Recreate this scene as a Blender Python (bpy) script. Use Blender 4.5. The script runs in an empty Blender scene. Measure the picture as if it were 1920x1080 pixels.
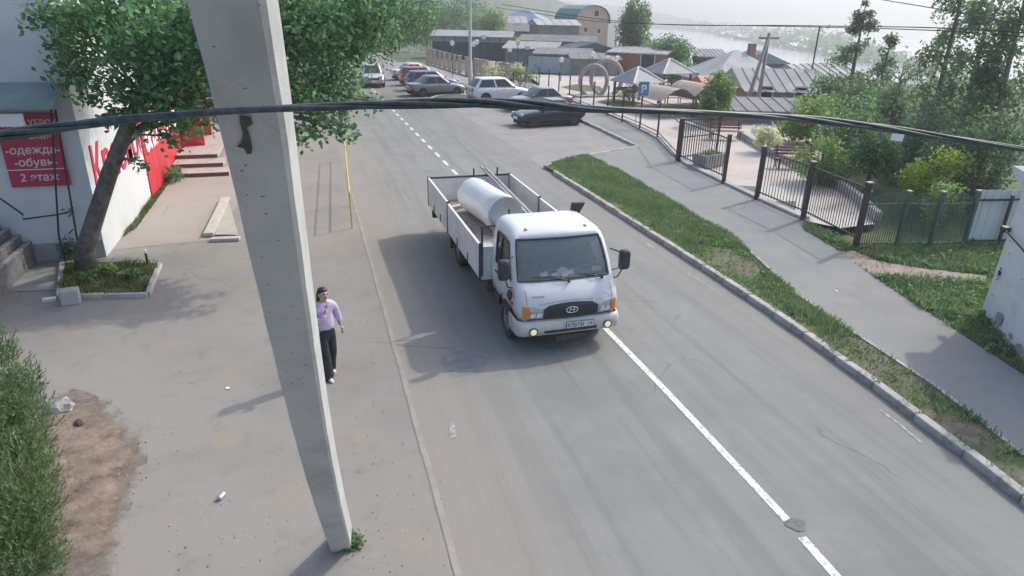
import bpy, bmesh, math, random
import numpy as np
from mathutils import Vector, Matrix
random.seed(7)
RNG = np.random.default_rng(11)
scene = bpy.context.scene
col = scene.collection
rad = math.radians

# ------------------------------------------------------------------ camera
FOC, PITCH, ROLL, YAW, CAMH = 1250.0, rad(22.6), rad(1.2), rad(16.85), 5.95
cp, sp, cr, sr = math.cos(PITCH), math.sin(PITCH), math.cos(ROLL), math.sin(ROLL)
_B = Matrix(((1, 0, 0), (0, sp, cp), (0, cp, -sp))).transposed() @ Matrix(((cr, -sr, 0), (sr, cr, 0), (0, 0, 1)))
_Z = Matrix(((math.cos(YAW), math.sin(YAW), 0), (-math.sin(YAW), math.cos(YAW), 0), (0, 0, 1)))
CM = _Z @ _B                                   # columns: right, up, forward
cam_data = bpy.data.cameras.new('camera')
cam = bpy.data.objects.new('camera', cam_data)
col.objects.link(cam)
_m = Matrix((CM.col[0], CM.col[1], -CM.col[2])).transposed().to_4x4()
_m.translation = (0, 0, CAMH)
cam.matrix_world = _m
cam_data.sensor_fit = 'HORIZONTAL'
cam_data.sensor_width = 36.0
cam_data.lens = 36.0 * FOC / 1920.0
cam_data.clip_start = 0.05
cam_data.clip_end = 20000
scene.camera = cam

# ------------------------------------------------------------------ sky, sun, exposure
SUN_EL = rad(42.0)
SUN_AZ = math.atan2(0.915, 0.40)               # from +Y towards +X
SUND = Vector((math.sin(SUN_AZ) * math.cos(SUN_EL), math.cos(SUN_AZ) * math.cos(SUN_EL), math.sin(SUN_EL)))
world = bpy.data.worlds.new('World')
scene.world = world
world.use_nodes = True
wn = world.node_tree
wn.nodes.clear()
wo = wn.nodes.new('ShaderNodeOutputWorld')
wb = wn.nodes.new('ShaderNodeBackground')
ws = wn.nodes.new('ShaderNodeTexSky')
ws.sky_type = 'NISHITA'
ws.sun_disc = False
ws.sun_elevation = SUN_EL
ws.sun_rotation = SUN_AZ
ws.altitude = 100
ws.air_density = 0.8
ws.dust_density = 3.0
ws.ozone_density = 1.5
wb.inputs['Strength'].default_value = 0.15
wn.links.new(ws.outputs[0], wb.inputs['Color'])
wn.links.new(wb.outputs[0], wo.inputs['Surface'])
sun_d = bpy.data.lights.new('sun', 'SUN')
sun_d.energy = 1.5
sun_d.angle = rad(1.2)
sun_d.color = (1.0, 0.965, 0.87)
sun = bpy.data.objects.new('sun', sun_d)
sun.rotation_euler = SUND.to_track_quat('Z', 'Y').to_euler()
sun.location = (20, 10, 40)
col.objects.link(sun)
vs = scene.view_settings
vs.view_transform = 'Standard'
vs.look = 'None'
vs.gamma = 1.0
vs.use_curve_mapping = False
vs.exposure = 1.08
scene.cycles.use_denoising = True
scene.cycles.max_bounces = 6
scene.cycles.transparent_max_bounces = 12

# ------------------------------------------------------------------ picture <-> place helpers
EYE = Vector((0, 0, CAMH))
def ray(px, py):
    return CM @ Vector((px - 960, 540 - py, FOC))
def G(px, py, z=0.0):                          # point of the level z seen at that pixel
    d = ray(px, py)
    return EYE + d * ((z - CAMH) / d.z)
def PX(px, py, x):                             # point of the plane X = x
    d = ray(px, py)
    return EYE + d * (x / d.x)
def PY(px, py, y):
    d = ray(px, py)
    return EYE + d * (y / d.y)
def AT(px, py, depth):                         # point at that depth along the view axis
    return EYE + ray(px, py) * (depth / FOC)
def PROJ(p):
    d = CM.transposed() @ (Vector(p) - EYE)
    return 960 + FOC * d.x / d.z, 540 - FOC * d.y / d.z, d.z
def HGT(base, py):                             # height above base that reaches that pixel row
    lo, hi = -30.0, 80.0
    for _ in range(50):
        m = (lo + hi) / 2
        if PROJ((base[0], base[1], m))[1] > py: lo = m
        else: hi = m
    return lo

# ------------------------------------------------------------------ materials
MATS = {}
def M(name, c, r=0.75, c2=None, sc=3.0, amt=1.0, det=6.0, bump=0.0, bsc=60.0, metal=0.0, spec=0.4, c3=None, sc3=0.4, isl=0.0, alpha=None, trans=0.0, coat=0.0, emit=0.0, th=(0.4, 0.62)):
    """plain surface: base colour, a second colour in noise patches, a third in large patches, fine bump"""
    if name in MATS: return MATS[name]
    m = bpy.data.materials.new(name); m.use_nodes = True
    nt = m.node_tree; N = nt.nodes; L = nt.links
    b = N['Principled BSDF']
    b.inputs['Roughness'].default_value = r
    b.inputs['Metallic'].default_value = metal
    b.inputs['Specular IOR Level'].default_value = spec
    b.inputs['Coat Weight'].default_value = coat
    col4 = (*c, 1)
    b.inputs['Base Color'].default_value = col4
    tc = N.new('ShaderNodeTexCoord')
    out = None
    def noise(scale, detail=det, rough=0.6):
        n = N.new('ShaderNodeTexNoise'); n.inputs['Scale'].default_value = scale
        n.inputs['Detail'].default_value = detail; n.inputs['Roughness'].default_value = rough
        L.new(tc.outputs['Object'], n.inputs['Vector']); return n
    def mix(fac, a, bcol):
        x = N.new('ShaderNodeMix'); x.data_type = 'RGBA'
        if isinstance(fac, float): x.inputs[0].default_value = fac
        else: L.new(fac, x.inputs[0])
        if isinstance(a, tuple): x.inputs[6].default_value = a
        else: L.new(a, x.inputs[6])
        if isinstance(bcol, tuple): x.inputs[7].default_value = bcol
        else: L.new(bcol, x.inputs[7])
        return x.outputs[2]
    def ramp(src, lo, hi, top=1.0):
        x = N.new('ShaderNodeMapRange'); L.new(src, x.inputs[0])
        x.inputs[1].default_value = lo; x.inputs[2].default_value = hi; x.inputs[4].default_value = top
        return x.outputs[0]
    cur = col4
    if c2 is not None:
        n = noise(sc); cur = mix(ramp(n.outputs[0], th[0], th[1], amt), cur, (*c2, 1))
    if c3 is not None:
        n = noise(sc3, 5.0); cur = mix(ramp(n.outputs[0], 0.42, 0.62), cur, (*c3, 1))
    if isl:
        g = N.new('ShaderNodeNewGeometry')
        hsv = N.new('ShaderNodeHueSaturation')
        L.new(ramp(g.outputs['Random Per Island'], 0, 1, 1.0), hsv.inputs['Value'])
        mr = hsv.inputs['Value'].links[0].from_node
        mr.inputs[3].default_value = 1 - isl; mr.inputs[4].default_value = 1 + isl
        if isinstance(cur, tuple): hsv.inputs['Color'].default_value = cur
        else: L.new(cur, hsv.inputs['Color'])
        cur = hsv.outputs[0]
    if not isinstance(cur, tuple): L.new(cur, b.inputs['Base Color'])
    if bump:
        n = noise(bsc, 8.0, 0.7); bp = N.new('ShaderNodeBump'); bp.inputs['Strength'].default_value = bump
        bp.inputs['Distance'].default_value = 0.02
        L.new(n.outputs[0], bp.inputs['Height']); L.new(bp.outputs[0], b.inputs['Normal'])
    if trans:
        tr = N.new('ShaderNodeBsdfTranslucent')
        ml = N.new('ShaderNodeMix'); ml.data_type = 'RGBA'; ml.blend_type = 'MULTIPLY'; ml.inputs[0].default_value = 1.0; ml.inputs[7].default_value = (1.45, 1.5, 1.1, 1)
        if isinstance(cur, tuple): ml.inputs[6].default_value = cur
        else: L.new(cur, ml.inputs[6])
        L.new(ml.outputs[2], tr.inputs[0])
        mx = N.new('ShaderNodeMixShader'); mx.inputs[0].default_value = trans
        L.new(b.outputs[0], mx.inputs[1]); L.new(tr.outputs[0], mx.inputs[2])
        L.new(mx.outputs[0], N['Material Output'].inputs['Surface'])
    if emit:
        b.inputs['Emission Color'].default_value = col4; b.inputs['Emission Strength'].default_value = emit
    MATS[name] = m
    return m

def glass(name, tint, r=0.05, clear=0.45):
    if name in MATS: return MATS[name]
    m = bpy.data.materials.new(name); m.use_nodes = True
    nt = m.node_tree; N = nt.nodes; L = nt.links
    b = N['Principled BSDF']; b.inputs['Base Color'].default_value = (*tint, 1); b.inputs['Roughness'].default_value = r
    b.inputs['Specular IOR Level'].default_value = 0.6
    t = N.new('ShaderNodeBsdfTransparent'); t.inputs[0].default_value = (0.8, 0.86, 0.85, 1)
    mx = N.new('ShaderNodeMixShader'); mx.inputs[0].default_value = clear
    L.new(b.outputs[0], mx.inputs[1]); L.new(t.outputs[0], mx.inputs[2]); L.new(mx.outputs[0], N['Material Output'].inputs['Surface'])
    MATS[name] = m
    return m

# ------------------------------------------------------------------ mesh helpers
class MB:
    def __init__(s): s.v = []; s.f = []
    def add(s, vs_, fs):
        o = len(s.v); s.v += [tuple(v) for v in vs_]; s.f += [tuple(i + o for i in f) for f in fs]; return s
    def box(s, lo, hi, rz=0.0, c=None):
        x0, y0, z0 = lo; x1, y1, z1 = hi
        P = [(x0,y0,z0),(x1,y0,z0),(x1,y1,z0),(x0,y1,z0),(x0,y0,z1),(x1,y0,z1),(x1,y1,z1),(x0,y1,z1)]
        if rz:
            cx, cy = c if c else ((x0+x1)/2, (y0+y1)/2); ca, sa = math.cos(rz), math.sin(rz)
            P = [(cx+(x-cx)*ca-(y-cy)*sa, cy+(x-cx)*sa+(y-cy)*ca, z) for x, y, z in P]
        return s.add(P, [(0,3,2,1),(4,5,6,7),(0,1,5,4),(1,2,6,5),(2,3,7,6),(3,0,4,7)])
    def bar(s, a, b, w, h=None, up=(0,0,1)):
        """box-section bar from a to b"""
        h = h or w; a = Vector(a); b = Vector(b); d = (b-a).normalized(); u = Vector(up)
        if abs(d.dot(u)) > 0.99: u = Vector((1,0,0))
        r = d.cross(u).normalized()*w/2; q = r.cross(d).normalized()*h/2
        P = [a-r-q, a+r-q, a+r+q, a-r+q, b-r-q, b+r-q, b+r+q, b-r+q]
        return s.add(P, [(0,3,2,1),(4,5,6,7),(0,1,5,4),(1,2,6,5),(2,3,7,6),(3,0,4,7)])
    def tube(s, pts, rs, n=8, cap=True):
        pts = [Vector(p) for p in pts]; k = len(pts)
        if not hasattr(rs, '__len__'): rs = [rs]*k
        base = len(s.v); pr = None
        for i, p in enumerate(pts):
            d = (pts[min(i+1,k-1)] - pts[max(i-1,0)]).normalized()
            if pr is None:
                u = Vector((0,0,1)) if abs(d.z) < 0.9 else Vector((1,0,0)); pr = d.cross(u).normalized()
            else:
                pr = (pr - d*pr.dot(d)).normalized()
            q = d.cross(pr)
            for j in range(n):
                a = 2*math.pi*j/n; s.v.append(tuple(p + (pr*math.cos(a)+q*math.sin(a))*rs[i]))
        for i in range(k-1):
            for j in range(n):
                a = base+i*n+j; b = base+i*n+(j+1)%n; s.f.append((a, b, b+n, a+n))
        if cap:
            s.f.append(tuple(base+j for j in range(n))[::-1]); s.f.append(tuple(base+(k-1)*n+j for j in range(n)))
        return s
    def lathe(s, prof, n=16, mat=None):
        """prof: (r, z) from bottom to top round the Z axis, then transformed by mat"""
        base = len(s.v); T = mat or Matrix()
        for r, z in prof:
            for j in range(n):
                a = 2*math.pi*j/n; s.v.append(tuple(T @ Vector((r*math.cos(a), r*math.sin(a), z))))
        for i in range(len(prof)-1):
            for j in range(n):
                a = base+i*n+j; b = base+i*n+(j+1)%n; s.f.append((a, b, b+n, a+n))
        if prof[0][0] > 1e-4: s.f.append(tuple(base+j for j in range(n))[::-1])
        if prof[-1][0] > 1e-4: s.f.append(tuple(base+(len(prof)-1)*n+j for j in range(n)))
        return s
    def prism(s, poly, d0, d1, axis='z', T=None):
        """polygon in the plane across the axis, from d0 to d1"""
        def P(a, b, d):
            v = {'z': (a,b,d), 'y': (a,d,b), 'x': (d,a,b)}[axis]
            return tuple(T @ Vector(v)) if T else v
        n = len(poly); V = [P(a,b,d0) for a,b in poly]+[P(a,b,d1) for a,b in poly]
        F = [tuple(range(n))[::-1], tuple(range(n,2*n))]+[(i,(i+1)%n,n+(i+1)%n,n+i) for i in range(n)]
        return s.add(V, F)
    def loft(s, rings, closed=True, cap=True):
        base = len(s.v); n = len(rings[0])
        for r in rings: s.v += [tuple(p) for p in r]
        for i in range(len(rings)-1):
            for j in range(n if closed else n-1):
                a = base+i*n+j; b = base+i*n+(j+1)%n; s.f.append((a,b,b+n,a+n))
        if cap and closed:
            s.f.append(tuple(base+j for j in range(n))[::-1]); s.f.append(tuple(base+(len(rings)-1)*n+j for j in range(n)))
        return s
    def sheet(s, poly, z):
        return s.add([(p[0], p[1], z) for p in poly], [tuple(range(len(poly)))])
    def xf(s, T):
        s.v = [tuple(T @ Vector(v)) for v in s.v]; return s
    def mesh(s, name, smooth=False):
        me = bpy.data.meshes.new(name); me.from_pydata(s.v, [], s.f); me.update()
        bm = bmesh.new(); bm.from_mesh(me); bmesh.ops.recalc_face_normals(bm, faces=bm.faces); bm.to_mesh(me); bm.free()
        if smooth: me.polygons.foreach_set('use_smooth', [True]*len(me.polygons))
        return me
    def build(s, name, mat, parent=None, smooth=False, bevel=0.0, sub=0, seg=2, angle=30):
        me = s.mesh(name, smooth); me.materials.append(mat)
        return put(name, me, parent, bevel, sub, seg, smooth, angle)

def put(name, me, parent=None, bevel=0.0, sub=0, seg=2, smooth=False, angle=30):
    o = bpy.data.objects.new(name, me); col.objects.link(o)
    if parent: o.parent = parent
    if bevel:
        m = o.modifiers.new('bevel', 'BEVEL'); m.width = bevel; m.segments = seg; m.limit_method = 'ANGLE'; m.angle_limit = rad(angle)
    if sub:
        m = o.modifiers.new('sub', 'SUBSURF'); m.levels = sub; m.render_levels = sub
    return o
def tag(o, label=None, cat=None, group=None, kind=None):
    if label: o['label'] = label
    if cat: o['category'] = cat
    if group: o['group'] = group
    if kind: o['kind'] = kind
    return o
def empty(name, loc=(0,0,0), rz=0.0, label=None, cat=None, group=None):
    o = bpy.data.objects.new(name, None); col.objects.link(o); o.location = loc; o.rotation_euler = (0,0,rz); o.empty_display_size = 0.2
    return tag(o, label, cat, group)
def struct(name, mb, mat, **k):
    o = mb.build(name, mat, **k); o['kind'] = 'structure'; return o
def copy_tree(o, parent=None):
    c = o.copy(); col.objects.link(c); c.parent = parent
    for ch in list(o.children): copy_tree(ch, c)
    return c
def text_mesh(s, size, extrude=0.002, bold=0.0, sx=1.0, shear=0.0, align='LEFT', mirror=None):
    cu = bpy.data.curves.new('t', 'FONT'); cu.body = s; cu.size = size; cu.extrude = extrude; cu.offset = bold; cu.align_x = align; cu.shear = shear
    cu.resolution_u = 3
    o = bpy.data.objects.new('t', cu); col.objects.link(o)
    dg = bpy.context.evaluated_depsgraph_get()
    me = bpy.data.meshes.new_from_object(o.evaluated_get(dg))
    bpy.data.objects.remove(o); bpy.data.curves.remove(cu)
    if sx != 1.0:
        for v in me.vertices: v.co.x *= sx
    return me
def place_text(name, s, size, origin, right, up, mat, parent, **k):
    """flat lettering: origin is the baseline start, right/up span its plane"""
    me = text_mesh(s, size, **k)
    r = Vector(right).normalized(); u = Vector(up).normalized(); n = r.cross(u)
    T = Matrix((r, u, n)).transposed().to_4x4(); T.translation = Vector(origin)
    me.transform(T); me.materials.clear(); me.materials.append(mat)
    return put(name, me, parent)
def quads_mesh(name, V):
    """V: (n,4,3) array of separate quads"""
    n = len(V); me = bpy.data.meshes.new(name)
    me.vertices.add(n*4); me.vertices.foreach_set('co', V.reshape(-1).astype(np.float32))
    me.loops.add(n*4); me.loops.foreach_set('vertex_index', np.arange(n*4, dtype=np.int32))
    me.polygons.add(n); me.polygons.foreach_set('loop_start', np.arange(0, n*4, 4, dtype=np.int32))
    me.polygons.foreach_set('loop_total', np.full(n, 4, dtype=np.int32))
    me.update(calc_edges=True); return me
# ================================================================== SETTING: ground, road, water, hills
def surf_mat(name, base, patches, bump=0.25, bsc=120.0, r=0.9, xdust=None, streak=True, cracks=True):
    """worn outdoor paving: base colour, patch colours (colour, scale, lo, hi, amount), dust bands along the road edges"""
    m = bpy.data.materials.new(name); m.use_nodes = True
    nt = m.node_tree; N = nt.nodes; L = nt.links
    b = N['Principled BSDF']; b.inputs['Roughness'].default_value = r; b.inputs['Specular IOR Level'].default_value = 0.25
    tc = N.new('ShaderNodeTexCoord')
    def mrange(src, lo, hi, a=0.0, bb=1.0):
        x = N.new('ShaderNodeMapRange'); L.new(src, x.inputs[0]); x.inputs[1].default_value = lo; x.inputs[2].default_value = hi
        x.inputs[3].default_value = a; x.inputs[4].default_value = bb; return x.outputs[0]
    def noise(scale, det=6.0, rough=0.65, stretch=None):
        n = N.new('ShaderNodeTexNoise'); n.inputs['Scale'].default_value = scale; n.inputs['Detail'].default_value = det; n.inputs['Roughness'].default_value = rough
        if stretch:
            mp = N.new('ShaderNodeMapping'); mp.inputs['Scale'].default_value = stretch; L.new(tc.outputs['Object'], mp.inputs[0]); L.new(mp.outputs[0], n.inputs['Vector'])
        else: L.new(tc.outputs['Object'], n.inputs['Vector'])
        return n.outputs[0]
    def mix(f, a, c):
        x = N.new('ShaderNodeMix'); x.data_type = 'RGBA'; L.new(f, x.inputs[0])
        if isinstance(a, tuple): x.inputs[6].default_value = a
        else: L.new(a, x.inputs[6])
        x.inputs[7].default_value = c; return x.outputs[2]
    cur = (*base, 1)
    for c, s, lo, hi, am in patches:
        cur = mix(mrange(noise(s), lo, hi, 0, am), cur, (*c, 1))
    if streak:
        cur = mix(mrange(noise(1.0, 5, 0.6, (2.6, 0.10, 1)), 0.46, 0.66, 0, 0.65), cur, tuple(v*0.72 for v in base)+(1,))
        cur = mix(mrange(noise(1.0, 5, 0.6, (1.7, 0.06, 1)), 0.55, 0.75, 0, 0.5), cur, tuple(min(1, v*1.25) for v in base)+(1,))
    if xdust:
        sx = N.new('ShaderNodeSeparateXYZ'); L.new(tc.outputs['Object'], sx.inputs[0])
        for x0, x1, dc in xdust:
            ad = N.new('ShaderNodeMath'); ad.operation = 'MULTIPLY_ADD'; L.new(noise(0.8), ad.inputs[0]); ad.inputs[1].default_value = 2.0*(1 if x1 > x0 else -1); L.new(sx.outputs[0], ad.inputs[2])
            k = 1.0 if x1 > x0 else -1.0
            cur = mix(mrange(ad.outputs[0], x0+k, x1+k, 0.75, 0.0), cur, (*dc, 1))
    if cracks:
        v = N.new('ShaderNodeTexVoronoi'); v.feature = 'DISTANCE_TO_EDGE'; v.inputs['Scale'].default_value = 0.33
        mp = N.new('ShaderNodeMixRGB'); mp.blend_type = 'ADD'; mp.inputs[0].default_value = 0.35
        nn = N.new('ShaderNodeTexNoise'); nn.inputs['Scale'].default_value = 1.4; nn.inputs['Detail'].default_value = 8
        L.new(tc.outputs['Object'], nn.inputs['Vector']); L.new(tc.outputs['Object'], mp.inputs[1]); L.new(nn.outputs['Color'], mp.inputs[2]); L.new(mp.outputs[0], v.inputs['Vector'])
        e = mrange(v.outputs['Distance'], 0.002, 0.006, 1.0, 0.0)
        gate = mrange(noise(0.25, 3), 0.54, 0.60, 0, 0.38)
        mu = N.new('ShaderNodeMath'); mu.operation = 'MULTIPLY'; L.new(e, mu.inputs[0]); L.new(gate, mu.inputs[1])
        cur = mix(mu.outputs[0], cur, tuple(v_*0.35 for v_ in base)+(1,))
    sp_ = noise(48.0, 4, 0.8)
    cur = mix(mrange(sp_, 0.58, 0.70, 0, 0.6), cur, tuple(v_*0.6 for v_ in base)+(1,))
    L.new(cur, b.inputs['Base Color'])
    bp = N.new('ShaderNodeBump'); bp.inputs['Strength'].default_value = bump; bp.inputs['Distance'].default_value = 0.01
    L.new(noise(bsc, 6, 0.75), bp.inputs['Height']); L.new(bp.outputs[0], b.inputs['Normal'])
    MATS[name] = m
    return m
DUST = (0.285, 0.255, 0.215)
m_road = surf_mat('asphalt_road', (0.234, 0.234, 0.219), [((0.20, 0.20, 0.188), 0.35, 0.45, 0.62, 0.8), ((0.27, 0.268, 0.25), 1.3, 0.5, 0.7, 0.6), ((0.17, 0.167, 0.162), 3.5, 0.62, 0.72, 0.45)], xdust=[(1.0, 3.2, DUST), (9.6, 7.6, (0.26, 0.245, 0.22))])
m_yard = surf_mat('dusty_asphalt', (0.262, 0.247, 0.222), [((0.225, 0.211, 0.188), 0.45, 0.45, 0.6, 0.8), ((0.295, 0.262, 0.21), 0.9, 0.5, 0.68, 0.8), ((0.19, 0.181, 0.166), 2.0, 0.54, 0.70, 0.6), ((0.195, 0.187, 0.174), 0.16, 0.50, 0.62, 0.5)], streak=False)
m_walk = surf_mat('asphalt_walk', (0.245, 0.244, 0.23), [((0.215, 0.213, 0.215), 0.6, 0.45, 0.62, 0.7), ((0.29, 0.28, 0.265), 1.4, 0.52, 0.7, 0.5)], streak=False)
m_dirt = M('dirt', (0.26, 0.185, 0.125), 0.95, (0.17, 0.125, 0.09), 3.0, c3=(0.33, 0.26, 0.19), sc3=1.2, bump=0.9, bsc=30)
m_soil = M('soil', (0.20, 0.165, 0.125), 0.95, (0.12, 0.10, 0.075), 5.0, c3=(0.10, 0.13, 0.055), sc3=1.0, bump=0.7, bsc=40)
m_turf = M('turf', (0.075, 0.115, 0.045), 0.95, (0.12, 0.125, 0.065), 3.0, c3=(0.055, 0.09, 0.035), sc3=0.3, bump=0.6, bsc=30)
m_kerb = M('kerb_concrete', (0.40, 0.385, 0.355), 0.9, (0.22, 0.205, 0.185), 9.0, c3=(0.45, 0.43, 0.40), sc3=2.0, bump=0.5, bsc=60)
m_conc = M('concrete', (0.36, 0.355, 0.345), 0.9, (0.25, 0.245, 0.235), 5.0, c3=(0.42, 0.41, 0.39), sc3=1.0, bump=0.4, bsc=70)
m_paint = M('road_paint', (0.68, 0.67, 0.64), 0.8, (0.33, 0.325, 0.315), 14.0, 1.0, bump=0.2, th=(0.5, 0.66))
m_paintw = M('worn_road_paint', (0.44, 0.435, 0.42), 0.85, (0.25, 0.248, 0.243), 9.0, 1.0, th=(0.4, 0.55))

def terr(x, y):
    t = 0.75*x + 0.66*y
    a = min(1.0, max(0.0, (t-75.0)/150.0)); a = a*a*(3-2*a)
    return -0.12 - 20.0*a
def ground_mesh():
    xs = [-500,-250,-120,-60,-30,-10,0,10,20,30,40,55,70,85,100,120,140,160,190,230,280,400]
    ys = [-40,-10,0,10,20,30,40,55,70,85,100,120,140,160,190,230,280,400,600]
    mb = MB(); nx = len(xs)
    mb.v = [(x, y, terr(x, y)) for y in ys for x in xs]
    mb.f = [(j*nx+i, j*nx+i+1, (j+1)*nx+i+1, (j+1)*nx+i) for j in range(len(ys)-1) for i in range(nx-1)]
    return mb
struct('ground', ground_mesh(), m_turf, smooth=True)

# left side: dusty yard in front of the shop
struct('dusty_yard', MB().sheet([(-40,-12),(1.12,-12),(1.12,140),(-40,140)], 0.0), m_yard)
# road
struct('road', MB().sheet([(1.10,-12),(8.6,-12),(9.05,4.5),(9.45,10),(9.5,14),(9.42,20),(9.2,26.2),(9.3,34),(10.6,80),(10.6,160),(1.1,160),(1.1,80)], 0.004), m_road)
# parking bay beyond the verge
m_park = surf_mat('parking_asphalt', (0.275, 0.265, 0.25), [((0.22, 0.215, 0.205), 0.5, 0.45, 0.62, 0.7), ((0.33, 0.31, 0.28), 0.9, 0.5, 0.68, 0.6)], streak=False)
struct('parking_bay', MB().sheet([(9.0,25.8),(15.2,29.0),(19.5,57),(12.5,84),(9.0,84)], 0.008), m_park)

# flush pale kerb strip along the left edge of the road
lk = empty('kerb_strip'); lk['kind'] = 'structure'
pts = [(1.16, -6.0), (1.16, 5.6), (1.17, 7.9), (1.13, 10.4), (1.13, 13.0), (1.14, 17.5), (1.12, 24)]
y = -6.0; k = 0
stone = MB().box((-0.04, 0, -0.1), (0.04, 0.999, 0.0085)).mesh('kerb_stone'); stone.materials.append(M('dusty_kerb', (0.29, 0.27, 0.238), 0.9, (0.25, 0.233, 0.205), 3.0, c3=(0.37, 0.355, 0.33), sc3=0.5))
while y < 24:
    o = put('kerb_stone', stone, lk); o.location = (1.15 + 0.008*math.sin(k*2.1), y, 0.0); y += 1.0; k += 1

# raised kerb on the right: from near the camera round the verge nose
kerb_line = [(8.35,-2.0),(8.62,2.0)] + [tuple(G(*q, 0.13)[:2]) for q in [(1920,924.6),(1799,831),(1640,713),(1480,599.8),(1355.4,517.7),(1200,420),(1100,357),(1040,320)]]
nose = [tuple(G(*q, 0.13)[:2]) for q in [(1022,311),(1030,305),(1060,297),(1103,289),(1150,281),(1197,273)]]
bayk = [tuple(G(*q, 0.13)[:2]) for q in [(1197,273),(1160,256),(1120,237),(1085,222)]]
def along(line, step):
    out = []; acc = 0.0
    P = [Vector((*p, 0)) for p in line]
    tot = sum((P[i+1]-P[i]).length for i in range(len(P)-1)); n = max(1, round(tot/step)); s = tot/n
    def at(d):
        for i in range(len(P)-1):
            l = (P[i+1]-P[i]).length
            if d <= l + 1e-6: return P[i].lerp(P[i+1], min(1, d/l))
            d -= l
        return P[-1]
    return [(at(i*s), at((i+1)*s)) for i in range(n)]
kr = empty('kerb'); kr['kind'] = 'structure'
def kerb_run(line, w=0.16, h=0.14, step=1.0):
    for i, (a, b) in enumerate(along(line, step)):
        d = b-a; L_ = d.length
        mb = MB().box((0.006, -w/2, -0.15), (L_-0.006, w/2, h))
        o = mb.build('kerb_stone', m_kerb, kr, bevel=0.02)
        o.location = (a.x, a.y, 0.006*math.sin(i*2.7+L_)); o.rotation_euler = (0, 0.006*math.sin(i*5.1), math.atan2(d.y, d.x)+0.008*math.sin(i*3.3))
kerb_run(kerb_line); kerb_run(nose); kerb_run(bayk)

# verge: soil sheet between kerb and footway, later covered with blades
walk_l = [(9.6,-2.0)] + [tuple(G(*q, 0.11)[:2]) for q in [(1920,855),(1791,750),(1729,707),(1647,654),(1500,556),(1370,438),(1314,408),(1166,322),(1103,291)]]
verge_poly = kerb_line + nose[:4] + walk_l[::-1]
struct('verge_soil', MB().sheet(verge_poly, 0.10), m_soil)
edge = empty('verge_edging'); edge['kind'] = 'structure'
for a, b in along(walk_l[1:], 1.0):
    d = b-a; o = MB().box((0.01, -0.035, -0.1), (d.length-0.01, 0.035, 0.02)).build('edging_stone', m_kerb, edge)
    o.location = (a.x, a.y, 0.105); o.rotation_euler = (0, 0, math.atan2(d.y, d.x))

# footway
walk_r = [tuple(G(*q, 0.11)[:2]) for q in [(1920,703),(1822,640),(1760,598),(1699,560),(1628,512),(1569,468),(1507,430)]]
fence_px = [(1505,412),(1418,374),(1356,344),(1272,303),(1232,248+12),(1166,226),(1112,205),(1067,188),(1010,169)]
fence_line = [tuple(G(*q, 0.11)[:2]) for q in fence_px]
walk_poly = walk_l[::-1][0:0] + [(9.62,-2.0)] + walk_l[1:] + [nose[3], nose[5]] + bayk[1:] + [tuple(G(1010,172,.11)[:2])] + fence_line[::-1] + walk_r[::-1] + [(12.0,-2.0)]
struct('footway', MB().sheet(walk_poly, 0.112), m_walk)
joints = empty('footway_joints'); joints['kind'] = 'structure'
m_joint = M('tar_joint', (0.15, 0.147, 0.145), 0.9)
# plaza behind the fence: pinkish block paving
mp_ = bpy.data.materials.new('plaza_paving'); mp_.use_nodes = True
nt = mp_.node_tree; bt = nt.nodes.new('ShaderNodeTexBrick'); tcn = nt.nodes.new('ShaderNodeTexCoord')
bt.inputs['Scale'].default_value = 2.2; bt.inputs['Color1'].default_value = (0.43, 0.33, 0.285, 1); bt.inputs['Color2'].default_value = (0.50, 0.42, 0.37, 1)
bt.inputs['Mortar'].default_value = (0.36, 0.31, 0.27, 1); bt.inputs['Mortar Size'].default_value = 0.02
nz = nt.nodes.new('ShaderNodeTexNoise'); nz.inputs['Scale'].default_value = 0.35; nz.inputs['Detail'].default_value = 6
mx = nt.nodes.new('ShaderNodeMix'); mx.data_type = 'RGBA'; mrr = nt.nodes.new('ShaderNodeMapRange'); mrr.inputs[1].default_value = 0.42; mrr.inputs[2].default_value = 0.6
nt.links.new(tcn.outputs['Object'], bt.inputs['Vector']); nt.links.new(tcn.outputs['Object'], nz.inputs['Vector'])
nt.links.new(nz.outputs[0], mrr.inputs[0]); nt.links.new(mrr.outputs[0], mx.inputs[0]); nt.links.new(bt.outputs[0], mx.inputs[6]); mx.inputs[7].default_value = (0.47, 0.44, 0.40, 1)
nt.links.new(mx.outputs[2], nt.nodes['Principled BSDF'].inputs['Base Color']); nt.nodes['Principled BSDF'].inputs['Roughness'].default_value = 0.85
plaza_far = [(19.5,57.5),(21,66),(33,64),(36,46),(30,30)]
plaza_poly = [(15.0,15.6)] + fence_line + plaza_far + [tuple(G(1545,300,.1)[:2]), tuple(G(1600,370,.1)[:2]), tuple(G(1640,420,.1)[:2])]
plaza = struct('plaza', MB().sheet(plaza_poly, 0.10), mp_)
# pale paved strip and forecourt behind the parked cars
struct('forecourt', MB().sheet([(12.9,84),(13.3,79.6),(18.0,56),(16.5,50),(12.6,60),(11.5,84)], 0.05), M('pale_paving', (0.42, 0.40, 0.37), 0.9, (0.34, 0.325, 0.30), 1.5))

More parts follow.
